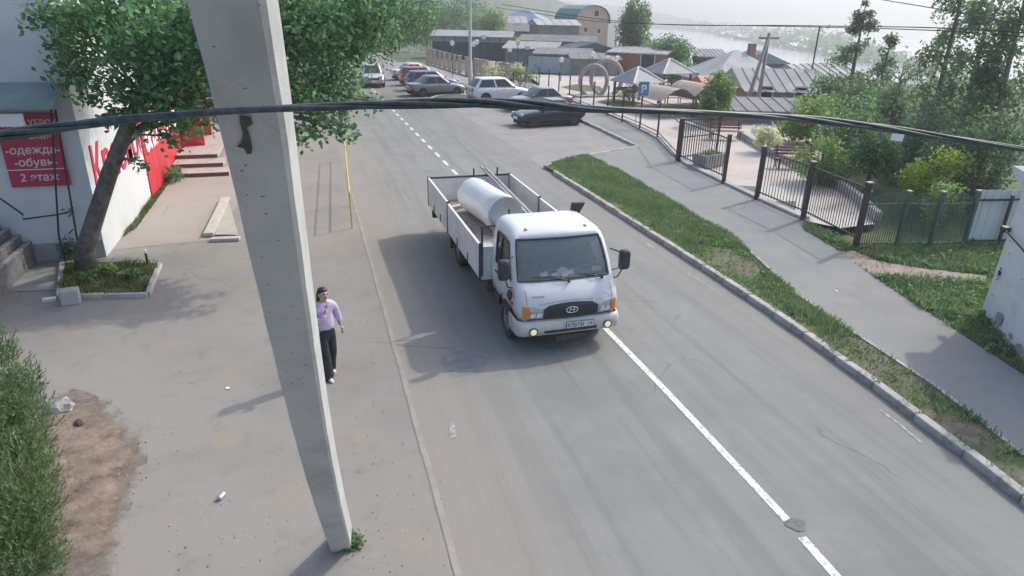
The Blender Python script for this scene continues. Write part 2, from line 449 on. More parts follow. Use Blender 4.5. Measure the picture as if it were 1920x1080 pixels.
# lane paint
cl = empty('centre_line'); cl['kind'] = 'structure'
cx = [(5.32,4.5),(5.38,5.4),(5.41,8.6),(5.39,10.8),(5.30,25.9),(5.22,31.8),(5.08,42.6),(4.9,60)]
def clx(y):
    for (x0,y0),(x1,y1) in zip(cx, cx[1:]):
        if y0 <= y <= y1: return x0+(x1-x0)*(y-y0)/(y1-y0)
    return cx[0][0] if y < cx[0][1] else cx[-1][0]
def stripe(parent, name, pts, w, z, mat):
    mb = MB(); V = []
    for x, y in pts: V += [(x-w/2, y, z), (x+w/2, y, z)]
    mb.add(V, [(2*i, 2*i+1, 2*i+3, 2*i+2) for i in range(len(pts)-1)]); return mb.build(name, mat, parent)
stripe(cl, 'solid_stripe', [(clx(y), y) for y in np.linspace(-2, 5.12, 8)], 0.12, 0.009, m_paint)
stripe(cl, 'solid_stripe', [(clx(y), y) for y in np.linspace(5.42, 24.5, 30)], 0.12, 0.009, m_paint)
y = 25.2
while y < 56:
    stripe(cl, 'dash', [(clx(y), y), (clx(y+.9), y+.9)], 0.13, 0.009, m_paint); y += 1.75
for pxs, w in (([(1648,768),(1690,799),(1728,831)], 0.05), ([(1212,457),(1225,464)], 0.07), ([(846,795),(851,822)], 0.09), ([(1290,512),(1340,545)], 0.04)):
    o = stripe(None, 'edge_line_remnant', [tuple(G(*q)[:2]) for q in pxs], w, 0.0095, m_paintw); o['kind'] = 'structure'
bayl = empty('parking_lines'); bayl['kind'] = 'structure'
for pxs in ([(1010,268),(1060,262),(1145,257)], [(1080,275),(1125,270),(1135,278)], [(905,217),(930,214),(955,213)], [(1040,258),(1100,246)], [(980,262),(1005,268)]):
    stripe(bayl, 'bay_stripe', [tuple(G(*q)[:2]) for q in pxs], 0.10, 0.0125, m_paintw)
# dark tar patch rings on the road (manhole and patched hole)
ptc = G(868,682)
for nm, sc_, mt in (('asphalt_patch', 1.0, M('grey_patch', (.185,.184,.184), .9, (.225,.225,.227), 5)), ('asphalt_patch', .5, M('grey_patch2', (.165,.164,.163), .9, (.2,.2,.2), 6))):
    P_ = [(ptc.x+sc_*.42*math.cos(a)*(1+.12*math.sin(3*a+sc_)), ptc.y+sc_*.46*math.sin(a)*(1+.1*math.sin(5*a))) for a in np.linspace(0, 2*math.pi, 26)[:-1]]
    struct(nm, MB().sheet(P_, 0.0075+.003*(sc_ < 1)), mt)
hole = [(G(1493,985).x+0.13*math.cos(a)*(1+.2*math.sin(3*a)), G(1493,985).y+0.12*math.sin(a)) for a in np.linspace(0, 2*math.pi, 18)[:-1]]
struct('asphalt_patch', MB().sheet(hole, 0.0115), M('dark_patch', (0.15, 0.148, 0.145), 0.9, (0.22, 0.22, 0.22), 14, bump=.8))

# water and the far side of the lake
m_water = M('lake_water', (0.30, 0.33, 0.34), 0.16, (0.36, 0.39, 0.40), 0.02, spec=0.8)
LAKE = -16.0
struct('lake', MB().sheet([(-2000,150),(150,-400),(9000,-400),(12000,12000),(-2000,12000)], LAKE), m_water)
m_forest = M('far_forest', (0.055, 0.085, 0.05), 0.95, (0.10, 0.12, 0.07), 0.03, c3=(0.04, 0.07, 0.045), sc3=0.012, bump=0.8, bsc=0.2)
def ridge(name, rows, mat, deep=0.62, back=1.5, wob=0.0):
    """hill from its skyline: (picture x, picture y, distance)"""
    mb = MB(); R = []
    P = []
    for (a, b) in zip(rows, rows[1:]):
        for t in np.linspace(0, 1, 7)[:-1]: P.append(tuple(a[i]+(b[i]-a[i])*t for i in range(3)))
    P.append(rows[-1])
    cols = []
    for i, (px, py, D) in enumerate(P):
        T = AT(px, py + wob*math.sin(i*1.7)+wob*0.6*math.sin(i*4.3), D)
        h = T.z - (LAKE-3)
        hor = Vector((T.x, T.y, 0))
        c = []
        for k, hh in ((deep, 0.0), (deep+(1-deep)*.35, 0.30+0.05*math.sin(i)), (deep+(1-deep)*.7, 0.72+0.05*math.sin(i*2.2)), (1.0, 1.0), (1.15, 0.9), (back, 0.0)):
            p = hor*k; c.append((p.x, p.y, LAKE-3+h*hh))
        cols.append(c)
    return mb.loft(cols, closed=False, cap=False).build(name, mat, smooth=True)
tag(ridge('hill', [(560,-190,420),(800,-95,470),(930,-45,520),(1010,-14,560),(1062,6,600),(1110,24,640),(1160,40,660)], m_forest, 0.5, 1.5, 1.5), kind='structure')
tag(ridge('hill', [(860,-30,1300),(1060,2,1500),(1120,9,1500),(1180,13,1500),(1240,24,1500),(1300,37,1450),(1345,47,1400),(1420,58,1350)], m_forest, 0.6, 1.4, 1.0), kind='structure')
tag(ridge('hill', [(1290,40,3200),(1340,37,3400),(1400,41,3400),(1470,46,3200),(1560,56,3000)], m_forest, 0.7, 1.3, 0.6), kind='structure')
# low far shore with its houses
shore = [(1130,38,47),(1264,40,57),(1330,47,66),(1393,55,78),(1462,64,91),(1573,76,113),(1660,101,137),(1742,128,164),(1800,142,184),(1900,165,220),(2000,180,250)]
def shore_pt(px, f):
    """point on the far shore: f = 0 at the water, 1 at the skyline"""
    for a, b in zip(shore, shore[1:]):
        if a[0] <= px <= b[0]:
            t = (px-a[0])/(b[0]-a[0]); sky = a[1]+(b[1]-a[1])*t; wat = a[2]+(b[2]-a[2])*t
            W = G(px, wat, LAKE); D0 = PROJ(W)[2]; D1 = D0*1.55
            p = AT(px, wat+(sky-wat)*f, D0+(D1-D0)*f); return p
mb = MB(); rows_ = []
for px in np.linspace(1131, 1999, 60):
    c = [shore_pt(px, f) for f in (0, .25, .5, .75, 1.0)]
    c[0] = c[0] - Vector((0, 0, 0.4)); e = c[-1]*1.4; e.z = LAKE-2; rows_.append([tuple(v) for v in c]+[tuple(e)])
tag(mb.loft(rows_, closed=False, cap=False).build('far_shore', M('shore_green', (0.075, 0.105, 0.06), 0.95, (0.14, 0.14, 0.10), 0.08, c3=(0.05, 0.075, 0.045), sc3=0.03), smooth=True), kind='structure')
# ================================================================== grass and trees
def blades(name, poly, n, hmin, hmax, z, mat, mask=None, w=0.012, parent=None):
    P = np.array([(p[0], p[1]) for p in poly]); lo, hi = P.min(0), P.max(0)
    pts = []
    while sum(len(p) for p in pts) < n:
        q = RNG.uniform(lo, hi, (n*2, 2)); ins = np.zeros(len(q), bool); j = len(P)-1
        for i in range(len(P)):
            c = ((P[i,1] > q[:,1]) != (P[j,1] > q[:,1])) & (q[:,0] < (P[j,0]-P[i,0])*(q[:,1]-P[i,1])/(P[j,1]-P[i,1]+1e-12)+P[i,0]); ins ^= c; j = i
        q = q[ins]
        if mask is not None: q = q[RNG.random(len(q)) < mask(q)]
        pts.append(q)
    q = np.concatenate(pts)[:n]; n = len(q)
    a = RNG.uniform(0, 2*np.pi, n); h = RNG.uniform(hmin, hmax, n)*(0.75+0.5*(np.sin(q[:,0]*2.3+np.sin(q[:,1]*1.7)*2)*0.5+0.5)); lean = RNG.uniform(0.1, 0.8, n)*h
    dx, dy = np.cos(a), np.sin(a); la = RNG.uniform(0, 2*np.pi, n)
    ww = w*RNG.uniform(.7, 1.5, n)
    V = np.zeros((n, 4, 3)); b = np.stack([q[:,0], q[:,1], np.full(n, z)], 1)
    V[:,0] = b-np.stack([dx*ww, dy*ww, 0*a], 1); V[:,1] = b+np.stack([dx*ww, dy*ww, 0*a], 1)
    t = b+np.stack([np.cos(la)*lean, np.sin(la)*lean, h], 1)
    V[:,2] = t+np.stack([dx*ww*.25, dy*ww*.25, 0*a], 1); V[:,3] = t-np.stack([dx*ww*.25, dy*ww*.25, 0*a], 1)
    me = quads_mesh(name, V); me.materials.append(mat)
    o = put(name, me, parent); o['kind'] = 'stuff'; return o
m_grass = M('grass', (0.15, 0.225, 0.125), 0.8, (0.21, 0.225, 0.14), 1.3, c3=(0.115, 0.195, 0.105), sc3=0.9, isl=0.35, trans=0.4, spec=0.2)
m_grassd = M('grass_dry', (0.16, 0.17, 0.075), 0.85, (0.10, 0.14, 0.05), 1.3, isl=0.35, trans=0.25, spec=0.2)
def bare(q):
    d = np.hypot((q[:,0]-G(1372,500).x)/1.0, (q[:,1]-G(1372,500).y)/1.7)
    s = 0.5+0.5*np.sin(q[:,0]*5.1+np.sin(q[:,1]*2.1)*1.9)*np.sin(q[:,1]*3.3)
    near = np.clip((q[:,1]-4)/9, 0.45, 1)
    d2 = np.hypot((q[:,0]-9.75)/.5, (q[:,1]-8.5)/1.6)
    k2 = 0.5+0.5*np.sin(q[:,0]*9+1)*np.sin(q[:,1]*1.1+np.sin(q[:,0]*3))
    edge_ = np.clip((q[:,0]-9.35)*2.2+.35*k2, .12, 1)
    return np.clip((d-0.45)*1.6, 0.04, 1)*np.clip(d2*.8, .25, 1)*(0.2+0.8*s)*near*edge_
tag(blades('verge_grass', verge_poly, 70000, 0.03, 0.11, 0.10, m_grass, bare), 'short green grass covering the roadside verge', 'grass')

def leaf_cloud(clumps, n, size, flat=0.5, droop=0.0, shell=0.55):
    """clumps: (x,y,z,rx,ry,rz,weight); returns (n,4,3) leaf quads"""
    C = np.array([c[:6] for c in clumps], float); wts = np.array([c[6] if len(c) > 6 else c[3]*c[4]*c[5] for c in clumps], float)
    idx = RNG.choice(len(C), n, p=wts/wts.sum())
    d = RNG.normal(size=(n,3)); d /= np.linalg.norm(d, axis=1)[:,None]
    r = RNG.random(n)**(1/3.0); r = shell*np.maximum(r, RNG.random(n)**.4)+(1-shell)*r
    # ragged outline
    r *= 0.82+0.28*np.sin(d[:,0]*5+idx)*np.sin(d[:,1]*4+idx*1.7)+0.12*RNG.normal(size=n)
    p = C[idx,:3]+d*r[:,None]*C[idx,3:6]
    # gather into twigs
    k = RNG.normal(size=(n,3))*size*0.5; p += k
    if droop: p[:,2] -= droop*RNG.random(n)**2
    return oriented(p, size, flat)
def oriented(p, size, flat=0.5, aspect=0.62):
    n = len(p); nrm = RNG.normal(size=(n,3)); nrm[:,2] += flat*np.sign(RNG.random(n)-0.15)*1.5; nrm /= np.linalg.norm(nrm, axis=1)[:,None]
    t = RNG.normal(size=(n,3)); t -= nrm*(t*nrm).sum(1)[:,None]; t /= np.linalg.norm(t, axis=1)[:,None]; b = np.cross(nrm, t)
    s = size*RNG.uniform(.6, 1.3, n)[:,None]
    return np.stack([p-t*s*.5, p+b*s*aspect*.5-t*s*.05, p+t*s*.5, p-b*s*aspect*.5-t*s*.05], 1)
def leafmat(name, c, c2, trans=0.35, isl=0.35, sc=0.6):
    return M(name, c, 0.7, c2, sc, isl=isl, trans=trans, spec=0.25)
L_maple = leafmat('leaf_maple', (0.135, 0.24, 0.125), (0.095, 0.185, 0.105), .55, .5)
L_mid = leafmat('leaf_mid', (0.14, 0.235, 0.13), (0.10, 0.185, 0.11), .55, .5)
L_light = leafmat('leaf_light', (0.21, 0.30, 0.115), (0.14, 0.22, 0.09), .5)
L_dark = leafmat('leaf_dark', (0.12, 0.19, 0.13), (0.09, 0.15, 0.105), .5)
L_birch = leafmat('leaf_birch', (0.15, 0.215, 0.145), (0.11, 0.17, 0.115), 0.55)
L_yellow = leafmat('leaf_yellow', (0.30, 0.36, 0.08), (0.19, 0.28, 0.07))
L_bloom = leafmat('blossom', (0.62, 0.60, 0.46), (0.36, 0.40, 0.24))
L_pinkb = leafmat('pink_blossom', (0.55, 0.36, 0.38), (0.30, 0.26, 0.22))
m_bark = M('bark', (0.13, 0.115, 0.10), 0.95, (0.07, 0.062, 0.055), 9.0, c3=(0.19, 0.17, 0.15), sc3=2.5, bump=1.0, bsc=22)
m_bark2 = M('bark_grey', (0.20, 0.18, 0.16), 0.95, (0.11, 0.10, 0.09), 9.0, bump=0.8, bsc=25)
m_birch = M('birch_bark', (0.55, 0.53, 0.50), 0.85, (0.10, 0.09, 0.085), 6.0, th=(0.55, 0.62))

def foliage(name, V, mat, parent):
    me = quads_mesh(name, V); me.materials.append(mat); return put(name, me, parent)
def tree(name, label, trunk, radii, clumps, nleaf, size, lmat, bmat=m_bark, limbs=None, flat=0.5, droop=0.0, cat='tree', group=None, crown='crown'):
    """trunk: list of points from the ground up; clumps: ellipsoids of leaves, each reached by a limb"""
    base = Vector(trunk[0])
    t = empty(name, base, 0, label, cat, group)
    loc = lambda p: Vector(p)-base
    mb = MB().tube([loc(p) for p in trunk], radii, 10)
    o = mb.build('trunk', bmat, t, smooth=True)
    lb = MB(); top = trunk
    for i, c in enumerate(clumps):
        e = Vector(c[:3]); k = limbs[i] if limbs else None
        # nearest reasonable point on trunk, below the clump
        best = None
        for j in range(len(top)-1):
            for s in (0.0, 0.35, 0.7, 1.0):
                q = Vector(top[j]).lerp(Vector(top[j+1]), s)
                if j == 0 and s < 0.7 and len(top) > 2: continue
                dd = (q-e).length + max(0, q.z-e.z+0.3)*2
                if best is None or dd < best[0]: best = (dd, q, radii[j]+(radii[j+1]-radii[j])*s)
        q = best[1]; r0 = best[2]*0.3
        mid = q.lerp(e, 0.5)+Vector((random.uniform(-.1,.1), random.uniform(-.1,.1), 0.12*(q-e).length))
        lb.tube([loc(q), loc(mid), loc(e)], [r0, r0*.6, r0*.2], 6)
        for u in range(4):
            dv = Vector((random.gauss(0,1), random.gauss(0,1), random.gauss(0.2,1))).normalized()
            e2 = e+Vector((dv.x*c[3], dv.y*c[4], dv.z*c[5]))*0.8
            lb.tube([loc(mid.lerp(e, 0.5)), loc(e.lerp(e2, .5)), loc(e2)], [r0*.35, r0*.2, r0*.06], 4, cap=False)
    lb.build('limbs', bmat, t, smooth=True)['kind'] = 'stuff'
    V = leaf_cloud([(*loc(c[:3]), *c[3:]) for c in clumps], nleaf, size, flat, droop)
    foliage(crown, V, lmat, t)
    return t
def blob_clumps(c, r, n, sq=0.8, k=0.5, seed=0):
    """n uneven clumps filling an ellipsoid crown about c of radii r"""
    rr = random.Random(seed); out = []
    for i in range(n):
        while True:
            d = Vector((rr.uniform(-1,1), rr.uniform(-1,1), rr.uniform(-1,1)))
            if 0.25 < d.length < 1: break
        s = k*rr.uniform(.65, 1.25)
        out.append((c[0]+d.x*r[0]*sq, c[1]+d.y*r[1]*sq, c[2]+d.z*r[2]*sq, r[0]*s, r[1]*s, r[2]*s))
    return out
# ================================================================== left side: shop, sign, porch, tree, yard things
m_plaster = M('pale_plaster', (0.52, 0.545, 0.55), 0.9, (0.44, 0.46, 0.465), 0.9, c3=(0.57, 0.585, 0.58), sc3=0.3, bump=0.15, bsc=40)
m_redpan = M('red_panel', (0.58, 0.035, 0.05), 0.45, (0.50, 0.03, 0.045), 2.0)
m_redlet = M('red_letter', (0.50, 0.03, 0.075), 0.5)
m_whitelet = M('white_letter', (0.78, 0.77, 0.74), 0.5)
m_black = M('black_metal', (0.022, 0.023, 0.026), 0.5, (0.05, 0.045, 0.04), 12, metal=0.2)
m_steel = M('grey_steel', (0.42, 0.43, 0.43), 0.5, (0.33, 0.335, 0.335), 6, metal=0.3)
WX, WY = -5.25, 18.1
shop = empty('shop_building', (WX-4, WY+8, 0), 0, 'pale plastered shop with red entrance and big red lettering', 'building')
so = Vector(shop.location)
def sp_(v): return tuple(Vector(v)-so)
MB().box(sp_((WX-12, WY, -0.1)), sp_((WX, 36.0, 9.5))).build('wall', m_plaster, shop)
MB().box(sp_((WX-12, WY-0.025, -0.1)), sp_((WX+0.0, WY-0.002, 0.45))).build('plinth', M('plinth_grey', (0.36, 0.37, 0.375), 0.9, (0.28, 0.285, 0.29), 2), shop)
RY0, RY1 = 23.9, 30.6
for i in range(7):
    y0 = RY0+(RY1-RY0)*i/7; y1 = RY0+(RY1-RY0)*(i+1)/7
    MB().box(sp_((WX+0.002, y0+0.006, 0.02)), sp_((WX+0.045, y1-0.006, 3.3))).build('cladding_panel', m_redpan, shop)
def wall_text(s, y0, z, size, mat, x, sx, **k):
    place_text('lettering', s, size, sp_((x, y0, z)), (0,1,0), (0,0,1), mat, shop, extrude=0.012, sx=sx, **k)
wall_text('Красное', 18.35, 1.55, 1.55, m_redlet, WX+0.014, 0.92, shear=0.12, bold=0.012)
wall_text('&Белое', 24.1, 1.45, 1.75, m_whitelet, WX+0.062, 0.98, shear=0.12, bold=0.02)
# entrance portal
MB().box(sp_((WX, 30.7, 0.45)), sp_((WX+0.9, 31.0, 4.4))).build('portal_pillar', m_redpan, shop)
MB().box(sp_((WX, 33.3, 0.45)), sp_((WX+0.9, 33.6, 4.4))).build('portal_pillar', m_redpan, shop)
MB().box(sp_((WX, 30.7, 4.4)), sp_((WX+1.3, 33.6, 5.3))).build('portal_fascia', m_redpan, shop)
d = MB().box(sp_((WX, 31.6, 0.45)), sp_((WX+0.06, 32.8, 2.7))).build('door', M('white_pvc', (0.6, 0.6, 0.59), 0.5), shop)
MB().box((WX+0.062-so.x, 31.75-so.y, 0.8), (WX+0.075-so.x, 32.65-so.y, 2.5)).build('pane', glass('dark_glass', (0.03, 0.04, 0.045), 0.08, 0.1), d)
# front steps of the shop entrance
st = empty('entrance_steps', (-4.1, 29.5, 0), 0, 'pinkish concrete steps with dark risers before the red shop entrance', 'steps')
m_step = M('pink_step', (0.42, 0.365, 0.335), 0.9, (0.34, 0.30, 0.275), 3); m_riser = M('brown_riser', (0.13, 0.085, 0.07), 0.8)
for i, (y0, z) in enumerate(((26.75, 0.15), (27.75, 0.30), (28.75, 0.45))):
    xr = WX+2.15-0.28*i
    MB().box((WX+0.07+4.1, y0-29.5, z-0.15 if i else -0.02), (xr+4.1, (y0+1.05 if i < 2 else 34.5)-29.5, z)).build('step', m_step, st)
    MB().box((WX+0.07+4.1, y0-29.515, z-0.125), (xr+4.1-0.005, y0-29.502, z-0.012)).build('riser', m_riser, st)
# sandy footway along the lit wall
struct('wall_footway', MB().sheet([(WX+0.0,18.6),(-2.9,18.9),(-2.2,25),(-1.9,36),(WX,36)], 0.006), surf_mat('sandy_walk', (0.33, 0.30, 0.265), [((0.29, 0.262, 0.235), 0.6, 0.45, 0.62, 0.7), ((0.36, 0.32, 0.28), 1.4, 0.5, 0.7, 0.6)], streak=False))
tag(blades('wall_weeds', [(WX+0.02,19.5),(WX+0.22,20.5),(WX+0.2,27),(WX+0.02,27)], 1500, 0.03, 0.12, 0.0, m_grassd, w=0.015), 'thin weeds along the foot of the sunlit shop wall', 'weeds')
o = tag(empty('wall_bush', (WX+0.4, 26.2, 0)), 'small green shrub at the foot of the red cladding', 'shrub')
foliage('foliage', leaf_cloud([(0,0,0.3,.35,.5,.35)], 500, 0.09), L_mid, o)
MB().tube([(0,0,0),(0.03,0.05,0.4)], [.02,.01], 5).build('stem', m_bark, o)

# red sign on the shaded wall
sy = WY-0.06
a = PY(20, 358, sy); b_ = PY(128, 340, sy); c_ = PY(104, 203, sy); d_ = PY(-6, 222, sy)
zb, zt = (a.z+b_.z)/2, (c_.z+d_.z)/2; x0, x1 = (a.x+d_.x)/2, (b_.x+c_.x)/2
sign = empty('shop_sign', (x0, sy, zb), 0, 'red shop sign board with pale lettering on the shaded wall', 'sign')
SW, SH = x1-x0, zt-zb
MB().box((0, -0.03, 0), (SW, 0.03, SH)).build('board', M('sign_red', (0.42, 0.04, 0.085), 0.6, (0.36, 0.035, 0.075), 2), sign, bevel=0.006)
MB().box((0, -0.034, SH*0.235), (SW, -0.031, SH*0.245)).build('rule', m_whitelet, sign)
m_pale = M('pale_letter', (0.62, 0.58, 0.52), 0.6)
def sign_line(s, size, z, sx=1.0, **k):
    me = text_mesh(s, size, extrude=0.002, sx=sx, align='CENTER', **k)
    T = Matrix.Translation((SW/2, -0.034, z)) @ Matrix.Rotation(rad(90), 4, 'X')
    me.transform(T); me.materials.clear(); me.materials.append(m_pale); put('lettering', me, sign)
sign_line('ПАРИКМАХЕРСКАЯ', SH*0.135, SH*0.82, 0.78, bold=0.004)
sign_line('женская', SH*0.13, SH*0.66)
sign_line('-одежда-', SH*0.15, SH*0.46, shear=0.1, bold=0.003)
sign_line('-обувь-', SH*0.15, SH*0.29, shear=0.1, bold=0.003)
sign_line('2 этаж', SH*0.15, SH*0.08, shear=0.1, bold=0.003)

# porch: sloping sheet canopy on thin black posts with handrails
porch = empty('porch_canopy', (-6.4, 17.3, 0), 0, 'porch canopy of grey sheet on thin black pipe posts', 'canopy')
po = Vector(porch.location)
def pp(v): return Vector(v)-po
pz = zt+0.02
MB().add([pp(v) for v in ((-11,WY-.02,pz+.62),(WX-.06,WY-.02,pz+.62),(WX-.06,16.9,pz+.22),(-11,16.9,pz+.22),(-11,WY-.02,pz+.65),(WX-.06,WY-.02,pz+.65),(WX-.06,16.9,pz+.25),(-11,16.9,pz+.25))],
   [(0,1,2,3),(4,7,6,5),(0,4,5,1),(1,5,6,2),(2,6,7,3),(3,7,4,0)]).build('roof_sheet', M('canopy_sheet', (0.20, 0.27, 0.26), 0.5, (0.16, 0.21, 0.205), 1.5), porch)
f1 = G(125, 497); f2 = G(112, 470)
def rise(p, px, py):                         # the point of a leaning post at that picture position
    return PY(px, py, p.y)
ptop1 = rise(f1, 96, 205); ptop2 = rise(f2, 66, 200)
MB().tube([pp(f1), pp(rise(f1,110,440)), pp(ptop1)], 0.022, 6).build('post', m_black, porch)
q2 = rise(f2, 85, 310)
MB().tube([pp(f2), pp(q2), pp(ptop2)], 0.022, 6).build('post', m_black, porch)
g1 = PY(147, 462, WY-0.3); g2 = PY(104, 205, WY-0.3)
MB().tube([pp(g1), pp(g2)], 0.022, 6).build('post', m_black, porch)
br = MB()
for (A, B) in (((108,408),(137,389)),((108,425),(137,398)),((112,455),(137,430)),((104,398),(120,392))):
    br.tube([pp(PY(*A, f2.y)), pp(PY(*B, WY-0.3))], 0.014, 5)
br.build('brace', m_black, porch)
MB().tube([pp(PY(-30,352,WY-0.5)), pp(PY(0,372,WY-0.5)), pp(PY(43,402,WY-0.5)), pp(PY(43,411,WY-0.5)), pp(PY(104,403,WY-0.45)), pp(PY(139,396,WY-0.3))], 0.02, 6).build('handrail', m_black, porch)
lampb = PY(16, 225, 17.2)
o = MB().box((-0.55,-0.06,-0.14), (0.28,0.06,0.14)).build('wall_lamp_box', M('white_plastic', (0.66, 0.68, 0.68), 0.4), None, bevel=0.015); o.location = lampb
tag(o, 'white flat box hanging under the porch canopy edge', 'box')
# concrete stair at the far left
stair = empty('concrete_stair', (-7.3, 17.2, 0), 0, 'weathered concrete stair climbing to the left beside the red sign', 'stairs')
for i in range(6):
    xe = PY(59-20.5*i,453-12.5*i,WY-.05).x; zs_ = PY(59-20.5*i,453-12.5*i,WY-.05).z
    MB().box((xe-0.42+7.3, 14.0-17.2, -0.05), (xe+7.3, WY-0.03-17.2, zs_)).build('step', M('old_concrete', (0.20, 0.19, 0.19), 0.95, (0.13, 0.125, 0.122), 5, bump=.4), stair, bevel=0.012)
    MB().box((xe-.10+7.3, 14.0-17.2, zs_+.002), (xe+.012+7.3, WY-0.06-17.2, zs_+.022)).build('nosing', M('nosing_grey', (0.36, 0.345, 0.34), 0.9, (.25,.24,.235), 6), stair)
# white post stub by the stair
o = MB().box((-0.12,-0.12,0), (0.12,0.12,0.75)).build('white_post', M('white_wash', (0.6, 0.62, 0.6), 0.8), None, bevel=0.02); o.location = G(-14, 560)
tag(o, 'short white post at the left edge below the stair', 'post')

# ---- the tree by the wall
tb = G(165, 507)
tp = [tb, tb+Vector((0.03,-0.02,0.5)), PY(183,395,17.1), PY(207,320,16.9), PY(243,228,16.8), PY(275,150,16.8), PY(300,60,16.8)]
cl_ = []
def cp_(px, py, depth, r, rz=None, w=None):
    p = AT(px, py, depth); cl_.append((p.x, p.y, p.z, r, r, rz or r*0.75, w or r**2.2))
for q in ((330,60,15.2,1.5),(260,120,14.2,1.0),(190,60,15.6,1.3),(140,130,14.8,.7),(320,180,14.4,.8),(285,225,14.2,.45),(400,90,15.2,1.4),(480,60,15.4,1.4),(90,25,13.5,.6),(230,10,14.2,1.3),(130,20,15,.9),(360,225,15.6,.6),(300,20,16.2,1.6),
          (600,60,15.6,1.5),(560,150,15.2,1.0),(640,150,15.6,.8),(600,225,14.8,.55),(650,240,14.8,.36),(560,245,14.4,.36),(680,50,16.5,.85),(690,10,16,1.1),(540,20,15.6,1.4),(630,195,15.2,.5),(440,190,17,1.0),(262,300,14.6,.24),(215,215,14.1,.35),
          (300,90,13.6,.9),(245,165,13.8,.6),(330,140,13.6,.8),(170,170,14.2,.45),(400,20,14,1.1),(290,180,13.7,.45),(325,255,14.2,.28),(500,150,15,.9),(420,40,13.5,.9),(350,110,13.4,.7),(265,60,13.4,.9),(300,140,13.3,.55),(250,200,13.9,.32),(335,215,14.0,.4),(380,170,14.2,.6),(120,90,14.6,.5),(670,95,16,.4),(700,190,15.8,.28),(580,190,14.9,.5)):
    cp_(*q)
treeA = tree('maple_tree', 'big leafy maple leaning over the yard from its grassy bed', tp, [.27,.21,.185,.175,.15,.11,.06], [(c[0],c[1],c[2],c[3]*.86,c[4]*.86,c[5]*.9,c[6]) for c in cl_], 24000, 0.15, L_maple, m_bark, flat=0.4, droop=0.25)
# second street tree behind, by the far roadside
cl_ = []
for q in ((600,80,44,3.2),(700,40,46,3.6),(760,20,47,3.0),(560,160,42,2.2),(660,-10,46,4.0),(560,30,44,3.6),(785,30,48,1.4),(640,230,42,.7),(720,60,44,1.3)):
    cp_(*q)
tb2 = Vector((-2.2, 42, 0))
tree('maple_tree', 'second leafy roadside maple behind the concrete pole', [tb2, tb2+Vector((.2,.2,2.2)), tb2+Vector((1.0,1.0,5)), tb2+Vector((2.2,1.6,8))], [.3,.26,.2,.12], cl_, 20000, 0.25, L_mid, m_bark, flat=0.4, droop=0.4)
# more trees lining the left side of the far road
for i, (bx, by, h, r, lm) in enumerate(((-4.5,58,10,3.6,L_mid),(-5,74,11,4.0,L_maple),(-4,95,10,4.0,L_mid),(-6.5,112,12,4.6,L_dark))):
    b0 = Vector((bx, by, 0))
    tree('street_tree', ['leafy tree in the row behind the two maples, nearest of four', 'second tree of the row along the left roadside', 'third tree of the row along the left roadside', 'farthest dark tree closing the row along the left roadside'][i], [b0, b0+Vector((.1,0,h*.3)), b0+Vector((0,.2,h*.65)), b0+Vector((.2,0,h*.9))], [.22,.18,.13,.05], blob_clumps((bx, by, h*.62), (r, r, h*.38), 14, seed=40+i), 9000, 0.34, lm)

# bed round the tree
bed = [G(112,560), G(278,556), G(300,498), G(118,497)]
struct('tree_bed_soil', MB().sheet([(p.x, p.y) for p in bed], 0.05), m_soil)
be = empty('bed_border', bed[1], 0, 'low pale concrete border round the tree bed', 'kerb')
for A, B in ((bed[0], bed[1]), (bed[1], bed[2]), (bed[2], bed[3]), (bed[3], bed[0])):
    for s, e in along([tuple(A[:2]), tuple(B[:2])], 0.8):
        dv = e-s; o = MB().box((0.01,-0.05,-0.05), (dv.length-0.01,0.05,0.10)).build('border_stone', m_kerb, be, bevel=0.01)
        o.location = (s.x-be.location.x, s.y-be.location.y, random.uniform(-.01,.01)); o.rotation_euler = (0,0,math.atan2(dv.y,dv.x)+random.uniform(-.01,.01))
tag(blades('bed_grass', [(p.x, p.y) for p in bed], 2600, 0.03, 0.16, 0.05, m_grassd, lambda q: 0.25+0.75*(np.sin(q[:,0]*6)*np.sin(q[:,1]*5) > -0.2), w=0.014), 'rough grass and weeds in the tree bed', 'grass')
for i, (px, py, r, h) in enumerate(((132,490,.26,.5),(205,520,.24,.3),(250,525,.2,.2),(165,530,.2,.2))):
    p = G(px, py); t = empty('weed_clump', (p.x, p.y, 0.04), 0, ['tall weeds between trunk and porch post', 'pale weed clump right of the tree trunk', 'low weed clump near the dark stub post', 'low weeds at the front foot of the tree'][i], 'weeds')
    foliage('leaves', leaf_cloud([(0,0,h*.5,r,r,h*.6)], 320, 0.08), L_mid if i != 1 else L_light, t)
    mbs = MB()
    for k in range(5): mbs.tube([(0,0,0),(random.uniform(-r,r)*.6,random.uniform(-r,r)*.6,h)], [.008,.004], 4)
    mbs.build('stems', m_bark2, t)
p = G(279, 505); o = empty('stub_post', p, 0, 'thin dark stub post with pale tip in the tree bed', 'post')
MB().tube([(0,0,0),(0,0,.42)], .028, 8).build('shaft', m_black, o); MB().tube([(0,0,.42),(0,0,.50)], .03, 8).build('tip', m_whitelet, o)
o = MB().box((-.17,-.13,0),(.17,.13,.32)).build('concrete_block', m_conc, None, bevel=.015); o.location = G(135, 568); o.rotation_euler = (0,0,.15); tag(o, 'square concrete block at the near left corner of the tree bed', 'block')
o = MB().box((-.12,-.06,0),(.12,.06,.07)).build('white_brick', M('white_brick', (.66,.65,.62), .8, (.5,.49,.47), 20), None, bevel=.008); o.location = G(93, 564); o.rotation_euler = (0,0,.1); tag(o, 'single white brick lying left of the concrete block', 'brick')
# low concrete slab step left of bed
struct('concrete_apron', MB().sheet([tuple(G(*q)[:2]) for q in ((10,548),(105,545),(122,500),(55,505))], 0.012), M('apron', (.27,.265,.25), .9, (.22,.215,.205), 2))

